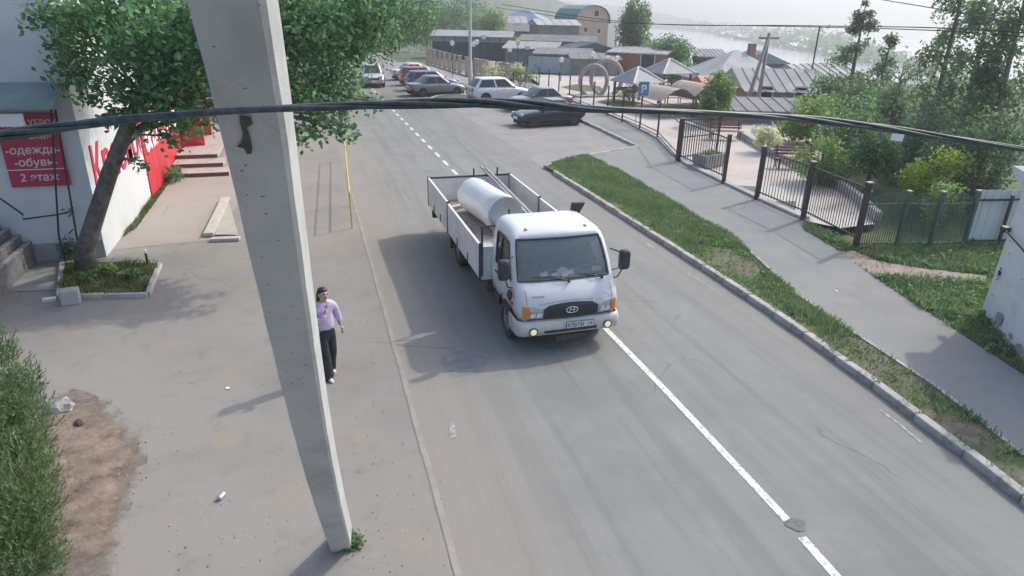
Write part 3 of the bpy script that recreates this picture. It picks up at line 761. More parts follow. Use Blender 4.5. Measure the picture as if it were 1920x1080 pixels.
# ---- leaning concrete strut beside the camera
s0 = Vector((G(640,1015).x, G(640,1015).y, -0.25)); sa = G(640, 1015)
s1 = AT(424, -60, 1.98)
axis = (s1-sa).normalized()
strut = empty('concrete_pole', sa, 0, 'leaning grey concrete prop pole rising close before the camera', 'pole')
m_pole = M('pole_concrete', (0.42, 0.428, 0.415), 0.95, (0.35, 0.357, 0.345), 4.0, c3=(0.47, 0.475, 0.46), sc3=1.1, bump=0.55, bsc=14)
view = (EYE-sa); side = axis.cross(Vector((0,1,0))).normalized()
rgt = Vector((1,0,0)); rgt = (rgt-axis*rgt.dot(axis)).normalized(); fwd = axis.cross(rgt).normalized()
if fwd.dot(EYE-sa) < 0: fwd = -fwd              # face towards the camera
rings = []
n = 26; Ltot = (s1-sa).length+0.7
for i in range(n+1):
    t = -0.4+(Ltot+0.4)*i/n; p = axis*t-rgt*0.045*math.sin(math.pi*min(1,max(0,t/(Ltot*0.85))))
    k = 1.0-0.10*t/Ltot
    a_, b2 = 0.125*k, 0.13*k; ch = 0.018
    j = lambda s: 0.0015*math.sin(i*3.1+s)
    ring = [(-a_+ch+j(1), b2), (a_*.90-ch, b2+j(2)), (a_*.92+j(3), b2-ch), (a_*1.14, -b2), (-a_*0.8, -b2+j(4)), (-a_+j(5), b2-ch)]
    rings.append([p+rgt*u+fwd*w for u, w in ring])
MB().loft(rings).build('shaft', m_pole, strut)
# pits and a rusty notch on its face
pit = MB(); rr = random.Random(5)
for i in range(130):
    t = rr.uniform(0.2, Ltot-0.2); u = rr.uniform(-.095,.095); k = 1-.10*t/Ltot
    c0 = axis*t-rgt*0.045*math.sin(math.pi*min(1,max(0,t/(Ltot*0.85))))+rgt*u+fwd*(0.13*k+0.0012); r1 = rr.uniform(.002,.008); r2 = r1*rr.uniform(.4,.8)
    V = [c0+rgt*(r1*math.cos(a)*(1+.3*math.sin(3*a+i)))+axis*(r2*math.sin(a)) for a in np.linspace(0,2*math.pi,9)[:-1]]
    pit.add(V, [tuple(range(8))])
pit.build('pits', M('pit_dark', (.13,.13,.128), .95), strut)['kind'] = 'stuff'
notch = MB()
def on_face(px, py, off=0.002):                 # where the view ray meets the camera-side face
    d = ray(px, py); o_ = Vector(sa)+fwd*(0.13+off-0.004); return EYE+d*((o_-EYE).dot(fwd)/d.dot(fwd))
shape = [(449,216),(470,219),(474,232),(463,240),(467,250),(473,275),(472,288),(463,289),(457,278),(443,275),(452,268),(456,250),(450,232)]
notch.add([on_face(*q)-sa for q in shape], [tuple(range(len(shape)))]).build('rust_notch', M('notch', (.055,.05,.05), .9, (.09,.07,.06), 30), strut)
pz_ = G(655, 1025); o = empty('pole_weeds', (pz_.x, pz_.y, 0), 0, 'small green weeds at the foot of the concrete pole', 'weeds')
foliage('leaves', leaf_cloud([(0,0,.07,.16,.13,.09),(.08,.03,.06,.1,.1,.06)], 420, 0.055), L_mid, o)
MB().tube([(0,0,0),(.03,.02,.12)], [.006,.003], 4).build('stem', m_bark2, o)

# ---- yellow guard rail by the road
m_yel = M('yellow_paint', (0.62, 0.46, 0.10), 0.5, (0.45, 0.33, 0.08), 9)
yr = empty('guard_rail', G(660,428), 0, 'yellow tubular guard rail along the left road edge', 'railing')
r0 = G(660, 428); r1 = G(648, 300)
dirv = (r1-r0); Lr = dirv.length; nposts = 5
for i in range(nposts):
    p = dirv*(i/(nposts-1)); MB().tube([p, p+Vector((0,0,1.04))], 0.022, 6).build('post', m_yel, yr)
for z in (1.04, 0.62): MB().tube([Vector((0,0,z)), dirv+Vector((0,0,z))], 0.024, 6).build('rail', m_yel, yr)
# pale wooden bench-like ramp boards by the pole
bo = empty('timber_boards', G(410,440), 0, 'pale timber board frame lying on the sandy walk behind the pole', 'boards')
bo_l = bo.location
m_wood = M('pale_wood', (.47,.45,.40), .85, (.38,.36,.32), 7)
A, B = G(391,440,.08), G(423,372,.08)
MB().bar(A-bo_l, B-bo_l, .26, .10).build('board', m_wood, bo, bevel=.01)
A, B = G(396,449,.05), G(450,447,.05)
MB().bar(A-bo_l, B-bo_l, .22, .09).build('board', m_wood, bo, bevel=.01)
MB().add([tuple(G(*q, .045)-bo_l) for q in ((403,440),(447,440),(430,380),(423,385))], [(0,1,2,3)]).build('panel', M('panel_tan', (.40,.38,.33), .9, (.35,.33,.29), 4), bo)

# ---- dirt bank, bush and litter bottom left
dl = [G(*q) for q in ((40,1180),(250,1180),(240,1010),(285,900),(310,820),(230,745),(140,705),(80,725),(20,800),(-90,900),(-110,1180))]
cc = sum(dl, Vector())/len(dl)
md = bpy.data.materials.new('bank_dirt'); md.use_nodes = True
nt = md.node_tree; N = nt.nodes; L = nt.links; pb_ = N['Principled BSDF']; pb_.inputs['Roughness'].default_value = .95
tcx = N.new('ShaderNodeTexCoord')
def nz_(sc, det=8):
    n = N.new('ShaderNodeTexNoise'); n.inputs['Scale'].default_value = sc; n.inputs['Detail'].default_value = det; n.inputs['Roughness'].default_value = .7; L.new(tcx.outputs['Object'], n.inputs['Vector']); return n.outputs[0]
cr1 = N.new('ShaderNodeValToRGB'); L.new(nz_(3.5), cr1.inputs[0]); e_ = cr1.color_ramp.elements; e_[0].position = .3; e_[0].color = (.12,.092,.07,1); e_[1].position = .72; e_[1].color = (.33,.265,.205,1); x_ = e_.new(.5); x_.color = (.225,.17,.127,1)
L.new(cr1.outputs[0], pb_.inputs['Base Color'])
at_ = N.new('ShaderNodeAttribute'); at_.attribute_name = 'cover'; mu = N.new('ShaderNodeMath'); mu.operation = 'MULTIPLY_ADD'; L.new(nz_(2.2), mu.inputs[0]); mu.inputs[1].default_value = 2.6; L.new(at_.outputs['Fac'], mu.inputs[2])
mr_ = N.new('ShaderNodeMapRange'); L.new(mu.outputs[0], mr_.inputs[0]); mr_.inputs[1].default_value = 1.45; mr_.inputs[2].default_value = 2.2
tr_ = N.new('ShaderNodeBsdfTransparent'); ms_ = N.new('ShaderNodeMixShader'); L.new(mr_.outputs[0], ms_.inputs[0]); L.new(tr_.outputs[0], ms_.inputs[1]); L.new(pb_.outputs[0], ms_.inputs[2]); L.new(ms_.outputs[0], N['Material Output'].inputs['Surface'])
bpn = N.new('ShaderNodeBump'); bpn.inputs['Distance'].default_value = .04; bpn.inputs['Strength'].default_value = .9; L.new(nz_(14), bpn.inputs['Height']); L.new(bpn.outputs[0], pb_.inputs['Normal'])
ringv = []; cov = []
for f, z in ((1.0,0.004),(0.85,.012),(0.66,.03),(0.42,.06),(0.2,.075),(0.04,.08)):
    ringv.append([(cc.x+(p.x-cc.x)*f, cc.y+(p.y-cc.y)*f, z+(.02*math.sin(i*2.3+f*9) if f < .8 else 0)) for i, p in enumerate(dl)]); cov += [1-f if f > .8 else min(1, (1-f)*2.2)]*len(dl)
me = MB().loft(ringv).mesh('dirt_bank', True); at0 = me.attributes.new('cover', 'FLOAT', 'POINT'); at0.data.foreach_set('value', cov); me.materials.append(md)
put('dirt_bank', me, sub=2)['kind'] = 'structure'
rr = random.Random(21); db = MB()
for i in range(520):
    p = cc+(random.choice(dl)-cc)*rr.uniform(0,.85); p = Vector((cc.x+(p.x-cc.x)+rr.gauss(0,.12), p.y+rr.gauss(0,.12), 0)); s_ = rr.uniform(.008,.03)
    z_ = .075*max(0, 1-1.25*(p-cc).length/1.5)
    db.add([(p.x+s_*rr.uniform(.5,1.3)*x, p.y+s_*rr.uniform(.5,1.3)*y_, z_+s_*z) for x, y_, z in ((1,0,-.3),(0,1,-.3),(-1,0,-.3),(0,-1,-.3),(.1,.1,.6))], [(0,1,4),(1,2,4),(2,3,4),(3,0,4)])
tag(db.build('bank_rubble', M('rubble', (.27,.22,.18), .95, (.15,.12,.095), 4, c3=(.45,.43,.40), sc3=3)), 'small stones and clods strewn on the dirt bank', 'rubble', kind='stuff')
bb = G(-30, 1010)
bclump = []
for q in ((0,760,5.6,.28),(25,800,5.5,.3),(-30,820,5.6,.4),(20,900,5.3,.32),(40,960,5.1,.26),(0,1000,5.0,.4),(10,1075,4.9,.36),(-20,700,5.8,.26),(-5,655,5.9,.12),(50,720,5.8,.12),(62,900,5.4,.14),(38,1060,5.0,.26)):
    p = AT(q[0], q[1], q[2]); bclump.append((p.x, p.y, p.z, q[3], q[3], q[3]*1.15))
tree('thuja_bush', 'dense green evergreen bush at the lower left edge', [Vector((bb.x,bb.y,0)), Vector((bb.x,bb.y,.8)), Vector((bb.x-.05,bb.y+.1,1.9))], [.06,.05,.015], bclump, 20, 0.055, leafmat('leaf_thuja', (.14,.20,.095), (.10,.15,.075), .4, .4, 3.0), m_bark2, cat='bush', flat=0.2, crown='foliage')
# feathery sprays: thin upright scales on short twigs
bush_o = [o for o in bpy.data.objects if o.name.startswith('thuja_bush')][0]
nb = 5200; C = np.array([(c[0]-bb.x, c[1]-bb.y, c[2]) for c in bclump]); Rr = np.array([c[3] for c in bclump]); idx = RNG.choice(len(C), nb, p=Rr**2/np.sum(Rr**2))
d = RNG.normal(size=(nb,3)); d /= np.linalg.norm(d, axis=1)[:,None]; base_ = C[idx]+d*(Rr[idx]*RNG.uniform(.45,1.05,nb))[:,None]*np.array([1,1,1.15])
dirn = d*.55+np.array([0,0,.9])+RNG.normal(size=(nb,3))*.25; dirn /= np.linalg.norm(dirn, axis=1)[:,None]
Q = []
for k in range(7):
    p = base_+dirn*(k*.018); s_ = RNG.normal(size=(nb,3)); s_ -= dirn*(s_*dirn).sum(1)[:,None]; s_ /= np.linalg.norm(s_, axis=1)[:,None]
    t_ = dirn*.8+s_*(.75-.08*k); t_ /= np.linalg.norm(t_, axis=1)[:,None]; b_n = np.cross(t_, dirn); b_n /= (np.linalg.norm(b_n, axis=1)[:,None]+1e-9); L_ = (.055-.004*k)*RNG.uniform(.7,1.3,nb)[:,None]
    Q.append(np.stack([p, p+t_*L_*.5+b_n*.0055, p+t_*L_, p+t_*L_*.5-b_n*.0055], 1))
foliage('sprays', np.concatenate(Q), MATS['leaf_thuja'], bush_o)
for i, (px, py, s, c, lab, nm, cat) in enumerate(((122,768,.17,(.42,.40,.37),'pale broken concrete lump at the top of the dirt bank','concrete_lump','rubble'),(148,800,.09,(.10,.08,.065),'dark clod of earth below the broken concrete lump','earth_clod','clod'))):
    me = bpy.data.meshes.new(nm); bm = bmesh.new(); bmesh.ops.create_icosphere(bm, subdivisions=2, radius=s)
    for v in bm.verts: v.co *= 1+.25*math.sin(v.co.x*31+v.co.y*17+i)+.1*math.sin(v.co.z*43); v.co.z *= .75
    bm.to_mesh(me); bm.free(); me.materials.append(M('lump%d' % i, c, .95, tuple(x*.6 for x in c), 9, bump=.5)); o = put(nm, me); o.location = G(px,py)+Vector((0,0,s*.35)); tag(o, lab, cat)
o = empty('drink_can', G(416,934)+Vector((0,0,.034)), 1.1, 'crushed pale blue drink can lying on the dusty yard', 'can')
MB().lathe([(.024,-.06),(.032,-.052),(.033,-.01),(.028,.005),(.033,.02),(.032,.05),(.025,.06)], 14, Matrix.Rotation(rad(90),4,'Y')).build('body', M('can', (.42,.45,.58), .35, (.6,.6,.62), 20, metal=.5), o, smooth=True)
MB().lathe([(.0,.061),(.024,.061),(.025,.064)], 14, Matrix.Rotation(rad(90),4,'Y')).build('lid', m_steel, o)
# scattered small stones and paper bits: too many and too small to count
rr = random.Random(3); sm = MB()
for i in range(420):
    reg = rr.random()
    if reg < .45: p = G(rr.uniform(150,560), rr.uniform(560,1075))
    elif reg < .8: p = G(rr.uniform(640,860), rr.uniform(600,1075))
    else: p = Vector((9.3-abs(rr.gauss(0,.35)), rr.uniform(4,26), 0))
    s = rr.uniform(.005,.016)*(1.6 if rr.random() < .06 else 1)
    V = [(p.x+s*rr.uniform(.6,1.2)*x, p.y+s*rr.uniform(.6,1.2)*y_, .004+s*z) for x, y_, z in ((1,0,0),(0,1,0),(-1,0,0),(0,-1,0),(.1,.1,.8))]
    sm.add(V, [(0,1,4),(1,2,4),(2,3,4),(3,0,4)])
tag(sm.build('gravel', M('grit', (.30,.28,.26), .9, (.5,.49,.47), 3, c3=(.12,.11,.10), sc3=2)), 'scattered grit and pebbles on yard and road edges', 'gravel', kind='stuff')
for i, (px, py, lab) in enumerate(((427,728,'small white paper scrap left of the concrete pole'),(1568,546,'small white scrap on the footway near the verge'))):
    o = MB().add([(-.035,-.02,.004),(.03,-.03,.010),(.035,.02,.006),(-.02,.03,.014)], [(0,1,2,3)]).build('paper_scrap', m_whitelet); o.location = G(px,py,.12 if i == 1 else 0.008); o.rotation_euler = (0,0,i*1.3); tag(o, lab, 'litter')
# ================================================================== the flatbed truck (front towards the camera)
m_tw = M('truck_white', (0.70, 0.71, 0.715), 0.38, (0.60, 0.605, 0.60), 3.5, 0.55, bump=0.0, coat=0.25, c3=(0.66, 0.665, 0.66), sc3=1.5)
_nt = m_tw.node_tree; _N = _nt.nodes; _b = _N['Principled BSDF']; _src = _b.inputs['Base Color'].links[0].from_socket
_tc = _N.new('ShaderNodeTexCoord'); _sx = _N.new('ShaderNodeSeparateXYZ'); _nt.links.new(_tc.outputs['Object'], _sx.inputs[0])
_nn = _N.new('ShaderNodeTexNoise'); _nn.inputs['Scale'].default_value = 5; _nn.inputs['Detail'].default_value = 9; _nn.inputs['Roughness'].default_value = .75; _nt.links.new(_tc.outputs['Object'], _nn.inputs['Vector'])
_ma = _N.new('ShaderNodeMath'); _ma.operation = 'MULTIPLY_ADD'; _nt.links.new(_nn.outputs[0], _ma.inputs[0]); _ma.inputs[1].default_value = -1.1; _nt.links.new(_sx.outputs[2], _ma.inputs[2])
_mr = _N.new('ShaderNodeMapRange'); _nt.links.new(_ma.outputs[0], _mr.inputs[0]); _mr.inputs[1].default_value = -.2; _mr.inputs[2].default_value = .95; _mr.inputs[3].default_value = .62; _mr.inputs[4].default_value = 0
_mx = _N.new('ShaderNodeMix'); _mx.data_type = 'RGBA'; _nt.links.new(_mr.outputs[0], _mx.inputs[0]); _nt.links.new(_src, _mx.inputs[6]); _mx.inputs[7].default_value = (.36,.33,.29,1); _nt.links.new(_mx.outputs[2], _b.inputs['Base Color'])
m_tw2 = M('truck_white_worn', (0.66, 0.665, 0.66), 0.5, (0.36, 0.33, 0.30), 26.0, 0.8, th=(0.6, 0.68))
m_dark = M('dark_plastic', (0.035, 0.037, 0.042), 0.55, (0.055, 0.056, 0.06), 12)
m_rubber = M('rubber', (0.03, 0.03, 0.031), 0.85, (0.07, 0.066, 0.06), 7, bump=.4, bsc=80)
m_rim = M('rim_grey', (0.30, 0.30, 0.295), 0.6, (0.18, 0.175, 0.17), 9, metal=.3)
m_chass = M('chassis', (0.045, 0.044, 0.043), 0.8, (0.09, 0.08, 0.07), 6)
m_bed = M('bed_side', (0.66, 0.65, 0.635), 0.6, (0.56, 0.55, 0.53), 3.0, c3=(0.70, 0.69, 0.675), sc3=1.0)
m_plank = M('bed_floor', (0.30, 0.275, 0.255), 0.85, (0.21, 0.19, 0.175), 5)
m_lens = M('clear_lens', (0.50, 0.50, 0.48), 0.18, (0.34, 0.34, 0.335), 18, spec=.7)
m_amber = M('amber_lens', (0.62, 0.20, 0.03), 0.25, spec=.6)
m_redl = M('red_lens', (0.45, 0.03, 0.03), 0.3)
m_chrome = M('chrome', (0.72, 0.72, 0.72), 0.18, metal=.9)
m_dash = M('dashboard', (0.16, 0.165, 0.165), 0.8, (0.11, 0.112, 0.112), 6)
m_seat = M('seat_grey', (0.13, 0.14, 0.15), 0.9, (0.19, 0.195, 0.20), 5)
g_wind = glass('windscreen_glass', (0.27, 0.32, 0.33), 0.03, 0.55)  # pale tint stands in for the sky reflected in the windscreen
g_side = glass('side_glass', (0.03, 0.04, 0.05), 0.05, 0.25)
TR = empty('flatbed_truck', (4.32, 10.42, 0), rad(0.4), 'white flatbed truck driving down the road with open cargo bed', 'truck')

# ---- cab shell: rings of points by height; openings left for windscreen and side windows
LV = [(0.66,0.10,0.965),(0.80,0.07,0.985),(0.95,0.08,1.0),(1.10,0.14,1.0),(1.22,0.24,0.995),(1.30,0.33,0.985),(1.36,0.385,0.982),(1.55,0.50,0.972),(1.75,0.62,0.952),(1.92,0.73,0.93),(2.02,0.82,0.905),(2.09,0.93,0.87),(2.145,1.08,0.80),(2.175,1.25,0.69)]
YR = 1.98
SIDE_T = [0.0, 0.06, 0.14, 0.20, 0.30, 0.42, 0.55, 0.68, 0.80, 0.88, 1.0]
FRONT = [-1, -0.94, -0.80, -0.6, -0.3, 0, 0.3, 0.6, 0.80, 0.94, 1]
def cab_ring(z, f, w):
    cr_ = 0.17 if z < 1.3 else 0.12
    L_ = []
    yc = f+cr_
    left = [(-w, YR-(YR-yc)*t) for t in SIDE_T]
    corner = [(-w+cr_*(1-math.cos(a)), yc-cr_*math.sin(a)) for a in (rad(30), rad(60))]
    fw = w-cr_
    front = [(x*fw, f-0.055*(1-x*x)) for x in FRONT]
    P = left+corner+front+[(-x, y) for x, y in corner[::-1]]+[(-x, y) for x, y in left[::-1]]
    return [(x, y, z+ (0.03*(1-(x/w)**2) if z > 2.05 else 0)) for x, y in P]
rings = [cab_ring(*l) for l in LV]; NP = len(rings[0]); ns = len(SIDE_T)
i_w0, i_w1 = ns+2-1, ns+2+len(FRONT)           # windscreen columns (including corner strips)
shell = MB(); wind = MB(); sidel = MB(); sider = MB()
shell.v = [p for r in rings for p in r]
cells_w, cells_l, cells_r = [], [], []
for i in range(len(rings)-1):
    for j in range(NP-1):
        q = (i*NP+j, i*NP+j+1, (i+1)*NP+j+1, (i+1)*NP+j)
        zl, zh = LV[i][0], LV[i+1][0]
        if 1.36 <= zl and zh <= 2.03 and i_w0 <= j < i_w1-1+1 and ns+1 <= j < ns+1+len(FRONT)+0: cells_w.append(q); continue
        tj = j if j < ns-1 else (NP-2-j)
        if 1.30 <= zl and zh <= 1.93 and (3 <= tj < 9): (cells_l if j < NP//2 else cells_r).append(q); continue
        shell.f.append(q)
    # rear wall
    shell.f.append(((i+1)*NP, i*NP, i*NP+NP-1, (i+1)*NP+NP-1))
top = (len(rings)-1)*NP
shell.f.append(tuple(range(top, top+NP)))
cab = shell.build('cab', m_tw, TR, smooth=True)
m_ = cab.modifiers.new('thick', 'SOLIDIFY'); m_.thickness = 0.03; m_.offset = -1
def patch(cells, name, mat, off):
    used = sorted({k for c in cells for k in c}); mp = {k: i for i, k in enumerate(used)}
    ctr = Vector((0, 1.1, 1.5))
    V = []
    for k in used:
        p = Vector(shell.v[k]); d = (p-ctr); d.z = 0; V.append(tuple(p+d.normalized()*off))
    return MB().add(V, [tuple(mp[k] for k in c) for c in cells]).build(name, mat, TR, smooth=True)
wpane = patch(cells_w, 'windscreen', g_wind, -0.012)
pl = patch(cells_l, 'side_window', g_side, -0.012); pr_ = patch(cells_r, 'side_window', g_side, -0.012)
def border(cells, r, name, parent):
    from collections import Counter
    ec = Counter(); nx_ = {}
    for c in cells:
        for a, b in zip(c, c[1:]+c[:1]): ec[frozenset((a,b))] += 1
    adj = {}
    for c in cells:
        for a, b in zip(c, c[1:]+c[:1]):
            if ec[frozenset((a,b))] == 1: adj.setdefault(a, []).append(b); adj.setdefault(b, []).append(a)
    s = next(iter(adj)); loop = [s]; prev = None; cur = s
    while True:
        n_ = [x for x in adj[cur] if x != prev][0]
        if n_ == s: break
        loop.append(n_); prev, cur = cur, n_
    P = [Vector(shell.v[k]) for k in loop]; P += [P[0], P[1]]
    MB().tube(P, r, 6, cap=False).build(name, m_dark, parent, smooth=True)
border(cells_w, 0.021, 'gasket', wpane); border(cells_l, 0.018, 'gasket', pl); border(cells_r, 0.018, 'gasket', pr_)
# door seams and handles
for s in (-1, 1):
    dl_ = MB()
    seam = [(0.66,1.78),(1.2,1.78),(1.93,1.70),(1.96,1.2)]
    P = []
    for z, y_ in seam:
        w = np.interp(z, [l[0] for l in LV], [l[2] for l in LV]); P.append((s*(w+0.001), y_, z))
    dl_.tube(P, 0.006, 4).build('door_seam', m_dark, TR)
    P = [(s*(np.interp(z, [l[0] for l in LV], [l[2] for l in LV])+0.001), y_, z) for z, y_ in ((0.70,0.62),(1.0,0.60),(1.28,0.68))]
    MB().tube(P, 0.006, 4).build('door_seam', m_dark, TR)
    MB().box((s*1.0-0.015, 1.52, 1.10), (s*1.0+0.02, 1.68, 1.14)).build('door_handle', m_dark, TR, bevel=.008)
# nose detail
nose_f = lambda z: float(np.interp(z, [l[0] for l in LV], [l[1] for l in LV]))
def nose_pt(x, z, off):                        # on the front skin
    f = nose_f(z); c_ = 0.17 if z < 1.3 else 0.12; fw = float(np.interp(z, [l[0] for l in LV], [l[2] for l in LV]))-c_
    y_ = f-0.055*(1-(x/fw)**2) if abs(x) <= fw else f+c_-math.sqrt(max(1e-4, c_*c_-(abs(x)-fw)**2))
    return (x, y_-off, z)
def nose_patch(poly, name, mat, parent, off=0.012, thick=0.03, nx=8):
    """panel on the nose between lower and upper edges: poly = (x, zlow, zhigh) columns"""
    V = []; n_ = len(poly); R_ = 6                # rows follow the curved nose
    for o_ in (off, off-thick):
        for x, zl, zh in poly:
            V += [nose_pt(x, zl+(zh-zl)*k/(R_-1), o_) for k in range(R_)]
    F = []; b0 = n_*R_
    for i in range(n_-1):
        for k in range(R_-1): F.append((i*R_+k, (i+1)*R_+k, (i+1)*R_+k+1, i*R_+k+1))
        F += [(i*R_, b0+i*R_, b0+(i+1)*R_, (i+1)*R_), (i*R_+R_-1, (i+1)*R_+R_-1, b0+(i+1)*R_+R_-1, b0+i*R_+R_-1)]
    for i in (0, n_-1):
        for k in range(R_-1): F.append((i*R_+k, i*R_+k+1, b0+i*R_+k+1, b0+i*R_+k))
    return MB().add(V, F).build(name, mat, parent)
xs_ = np.linspace(-0.54, 0.54, 11)
gr = nose_patch([(x, 0.735, 1.01-0.05*(abs(x)/.5)**2 if abs(x) < .53 else 0.91) for x in xs_], 'grille', m_dark, TR)
for z in (0.79, 0.84, 0.89):
    MB().tube([nose_pt(x, z, 0.012) for x in np.linspace(-.48,.48,9)], .006, 5).build('slat', M('slat_grey', (.03,.033,.038), .9, spec=.1), gr)
# emblem: oval ring with slanted H
ez = 0.875; ey = nose_pt(0, ez, 0.03)[1]
el = [(0.115*math.cos(a), ey, ez+0.058*math.sin(a)) for a in np.linspace(0, 2*math.pi, 25)]
em = MB().tube(el, 0.010, 6, cap=False)
em.bar((-0.055,ey,ez-0.034),(-0.028,ey,ez+0.040),0.018,0.016,(0,1,0)); em.bar((0.028,ey,ez-0.040),(0.055,ey,ez+0.034),0.018,0.016,(0,1,0)); em.bar((-0.042,ey,ez-0.006),(0.042,ey,ez+0.006),0.016,0.016,(0,1,0))
em.build('emblem', m_chrome, gr, smooth=False)
# surround of the grille and headlights
nose_patch([(x, 0.70, 0.727) for x in np.linspace(-.95,.95,15)], 'shut_line', m_dark, TR, off=.006)
for s in (-1, 1):
    hl = nose_patch([(s*x, 0.74, zh) for x, zh in ((.56,.91),(.64,.94),(.72,.96),(.80,.975))], 'headlight', m_lens, TR, off=.014)
    for cx_ in (.63,.74):
        T = Matrix.Translation(nose_pt(s*cx_, .83, .018)) @ Matrix.Rotation(rad(90),4,'X')
        MB().lathe([(.0,.0),(.035,.003),(.05,.012),(.052,.0)], 14, T).build('reflector', m_chrome, hl)
    nose_patch([(s*x, .755, zh) for x, zh in ((.81,.965),(.85,.97),(.89,.975),(.925,.98))], 'indicator', m_amber, TR, off=.02)
    MB().box((s*0.995-.012, .46, .86),(s*0.995+.012,.58,.93)).build('side_marker', m_redl, TR, bevel=.008)
# model badge and stains
nose_patch([(x, 1.12, 1.145) for x in (-.72,-.62,-.50)], 'badge', M('badge_grey', (.30,.31,.31), .4), TR, off=.008, thick=.012)
for i, (x, z, r) in enumerate(((.70,1.02,.05),(.74,1.12,.028),(.80,1.06,.03),(.46,1.0,.03),(.72,.985,.06),(.63,1.03,.03),(.78,1.2,.015))):
    nose_patch([(x-r, z-r*.3, z+r*.35), (x, z-r*.8, z+r*.7), (x+r, z-r*.2, z+r*.4)], 'rust_stain', m_tw2, TR, off=.004, thick=.008)
# bumper
def bump_ring(y_in, z):
    pass
BOFF = -1
bw = 1.03; prof = [(0.36,0.08),(0.40,0.02),(0.50,-0.015),(0.60,-0.01),(0.665,0.03),(0.685,0.07)]
def bumper_path(dy):
    P = [(-bw, .62)] + [(-bw, .30+dy*.3)] + [(-bw+.16*(1-math.cos(a)), .17+dy-.16*math.sin(a)+0.01) for a in (rad(30), rad(60))] + [(x*.87, dy+.02*x*x-.0) for x in np.linspace(-1,1,11)]
    P += [(bw-.16*(1-math.cos(a)), .17+dy-.16*math.sin(a)+.01) for a in (rad(60), rad(30))] + [(bw,.30+dy*.3),(bw,.62)]
    return P
rs_ = []
for z, dy in prof:
    inset = 0.012*(1 if z in (0.36, 0.685) else 0)
    rs_.append([(x*(1-inset), y_, z) for x, y_ in bumper_path(dy)])
bp_ = MB().loft(rs_, closed=False, cap=False)
bumper = bp_.build('bumper', m_tw, TR, smooth=True)
m_ = bumper.modifiers.new('thick','SOLIDIFY'); m_.thickness = .03; m_.offset = BOFF
MB().box((-.52,-.024,.445),(.52,.02,.50)).build('bumper_slot', m_dark, bumper, bevel=.006)
m_fog = M('fog_glass', (.80,.70,.42), .25, emit=.25)
for s in (-1,1):
    T = Matrix.Translation((s*.74,-.022,.50)) @ Matrix.Rotation(rad(90),4,'X')
    fl = MB().lathe([(.078,-.02),(.085,.0),(.080,.012),(.070,.012),(.066,.004)], 20, T).build('fog_bezel', m_dark, bumper)
    MB().lathe([(.067,.002),(.05,.014),(.0,.02)], 20, T).build('fog_lamp', m_fog, bumper, smooth=True)
plate = MB().box((-.10,-.045,.515),(.44,-.032,.635)).build('number_plate', M('plate_white', (.62,.63,.63), .5, (.5,.5,.49), 20), TR, bevel=.004)
MB().box((-.108,-.040,.507),(.448,-.030,.643)).build('plate_frame', m_dark, TR)
def plate_text(s, size, x, z):
    me = text_mesh(s, size, extrude=.001, sx=.82, bold=.001); me.transform(Matrix.Translation((x,-.0465,z)) @ Matrix.Rotation(rad(90),4,'X')); me.materials.clear(); me.materials.append(m_black); put('plate_text', me, plate)
plate_text('К755ТМ', .108, -.085, .535); plate_text('18', .075, .345, .555)
MB().box((.328,-.0465,.518),(.331,-.0455,.632)).build('plate_rule', m_black, plate)
# panel seams of the nose
for zz, x0, x1 in ((1.04,-.62,.62),(1.335,-.80,.80)):
    MB().tube([nose_pt(x, zz-(.05*(abs(x)/.6)**2 if zz < 1.1 else 0), -.001) for x in np.linspace(x0,x1,13)], .004, 4).build('panel_seam', m_dark, TR)
for s in (-1,1): MB().tube([nose_pt(s*.84, z, -.001) for z in (1.0,1.1,1.2,1.28)], .004, 4).build('panel_seam', m_dark, TR)
# roof marker lamps
for s in (-1,1):
    T = Matrix.Translation((s*.60, 1.02, 2.10)); mk = MB().lathe([(.045,0),(.042,.04),(.03,.065),(.0,.07)], 12, T).build('roof_marker', M('marker_amber', (.55,.38,.22), .35), TR, smooth=True)
MB().tube([(-.79,1.0,2.09),(-.80,1.4,2.12),(-.80,1.9,2.12)], .016, 6).build('gutter', m_tw, TR); MB().tube([(.79,1.0,2.09),(.80,1.4,2.12),(.80,1.9,2.12)], .016, 6).build('gutter', m_tw, TR)
# wipers
for x0, x1 in ((.02,-.62),(.70,.10)):
    p0 = Vector(nose_pt(x0, 1.335, .03)); p1 = Vector((x0-.26, .335, 1.39)); 
    a = Vector((x0-.30, .36, 1.405)); b2 = Vector((x1-.05, .40, 1.415))
    wi = MB().tube([p0, p0.lerp(a,.5)+Vector((0,-.02,.01)), a], [.016,.012,.009], 5).build('wiper_arm', m_dark, TR)
    MB().tube([a+Vector((.18,0,0)), b2], .011, 5).build('wiper_blade', m_dark, wi)
    MB().lathe([(.03,0),(.03,.03),(.018,.045)], 10, Matrix.Translation(p0) @ Matrix.Rotation(rad(90),4,'X')).build('wiper_pivot', m_dark, wi)
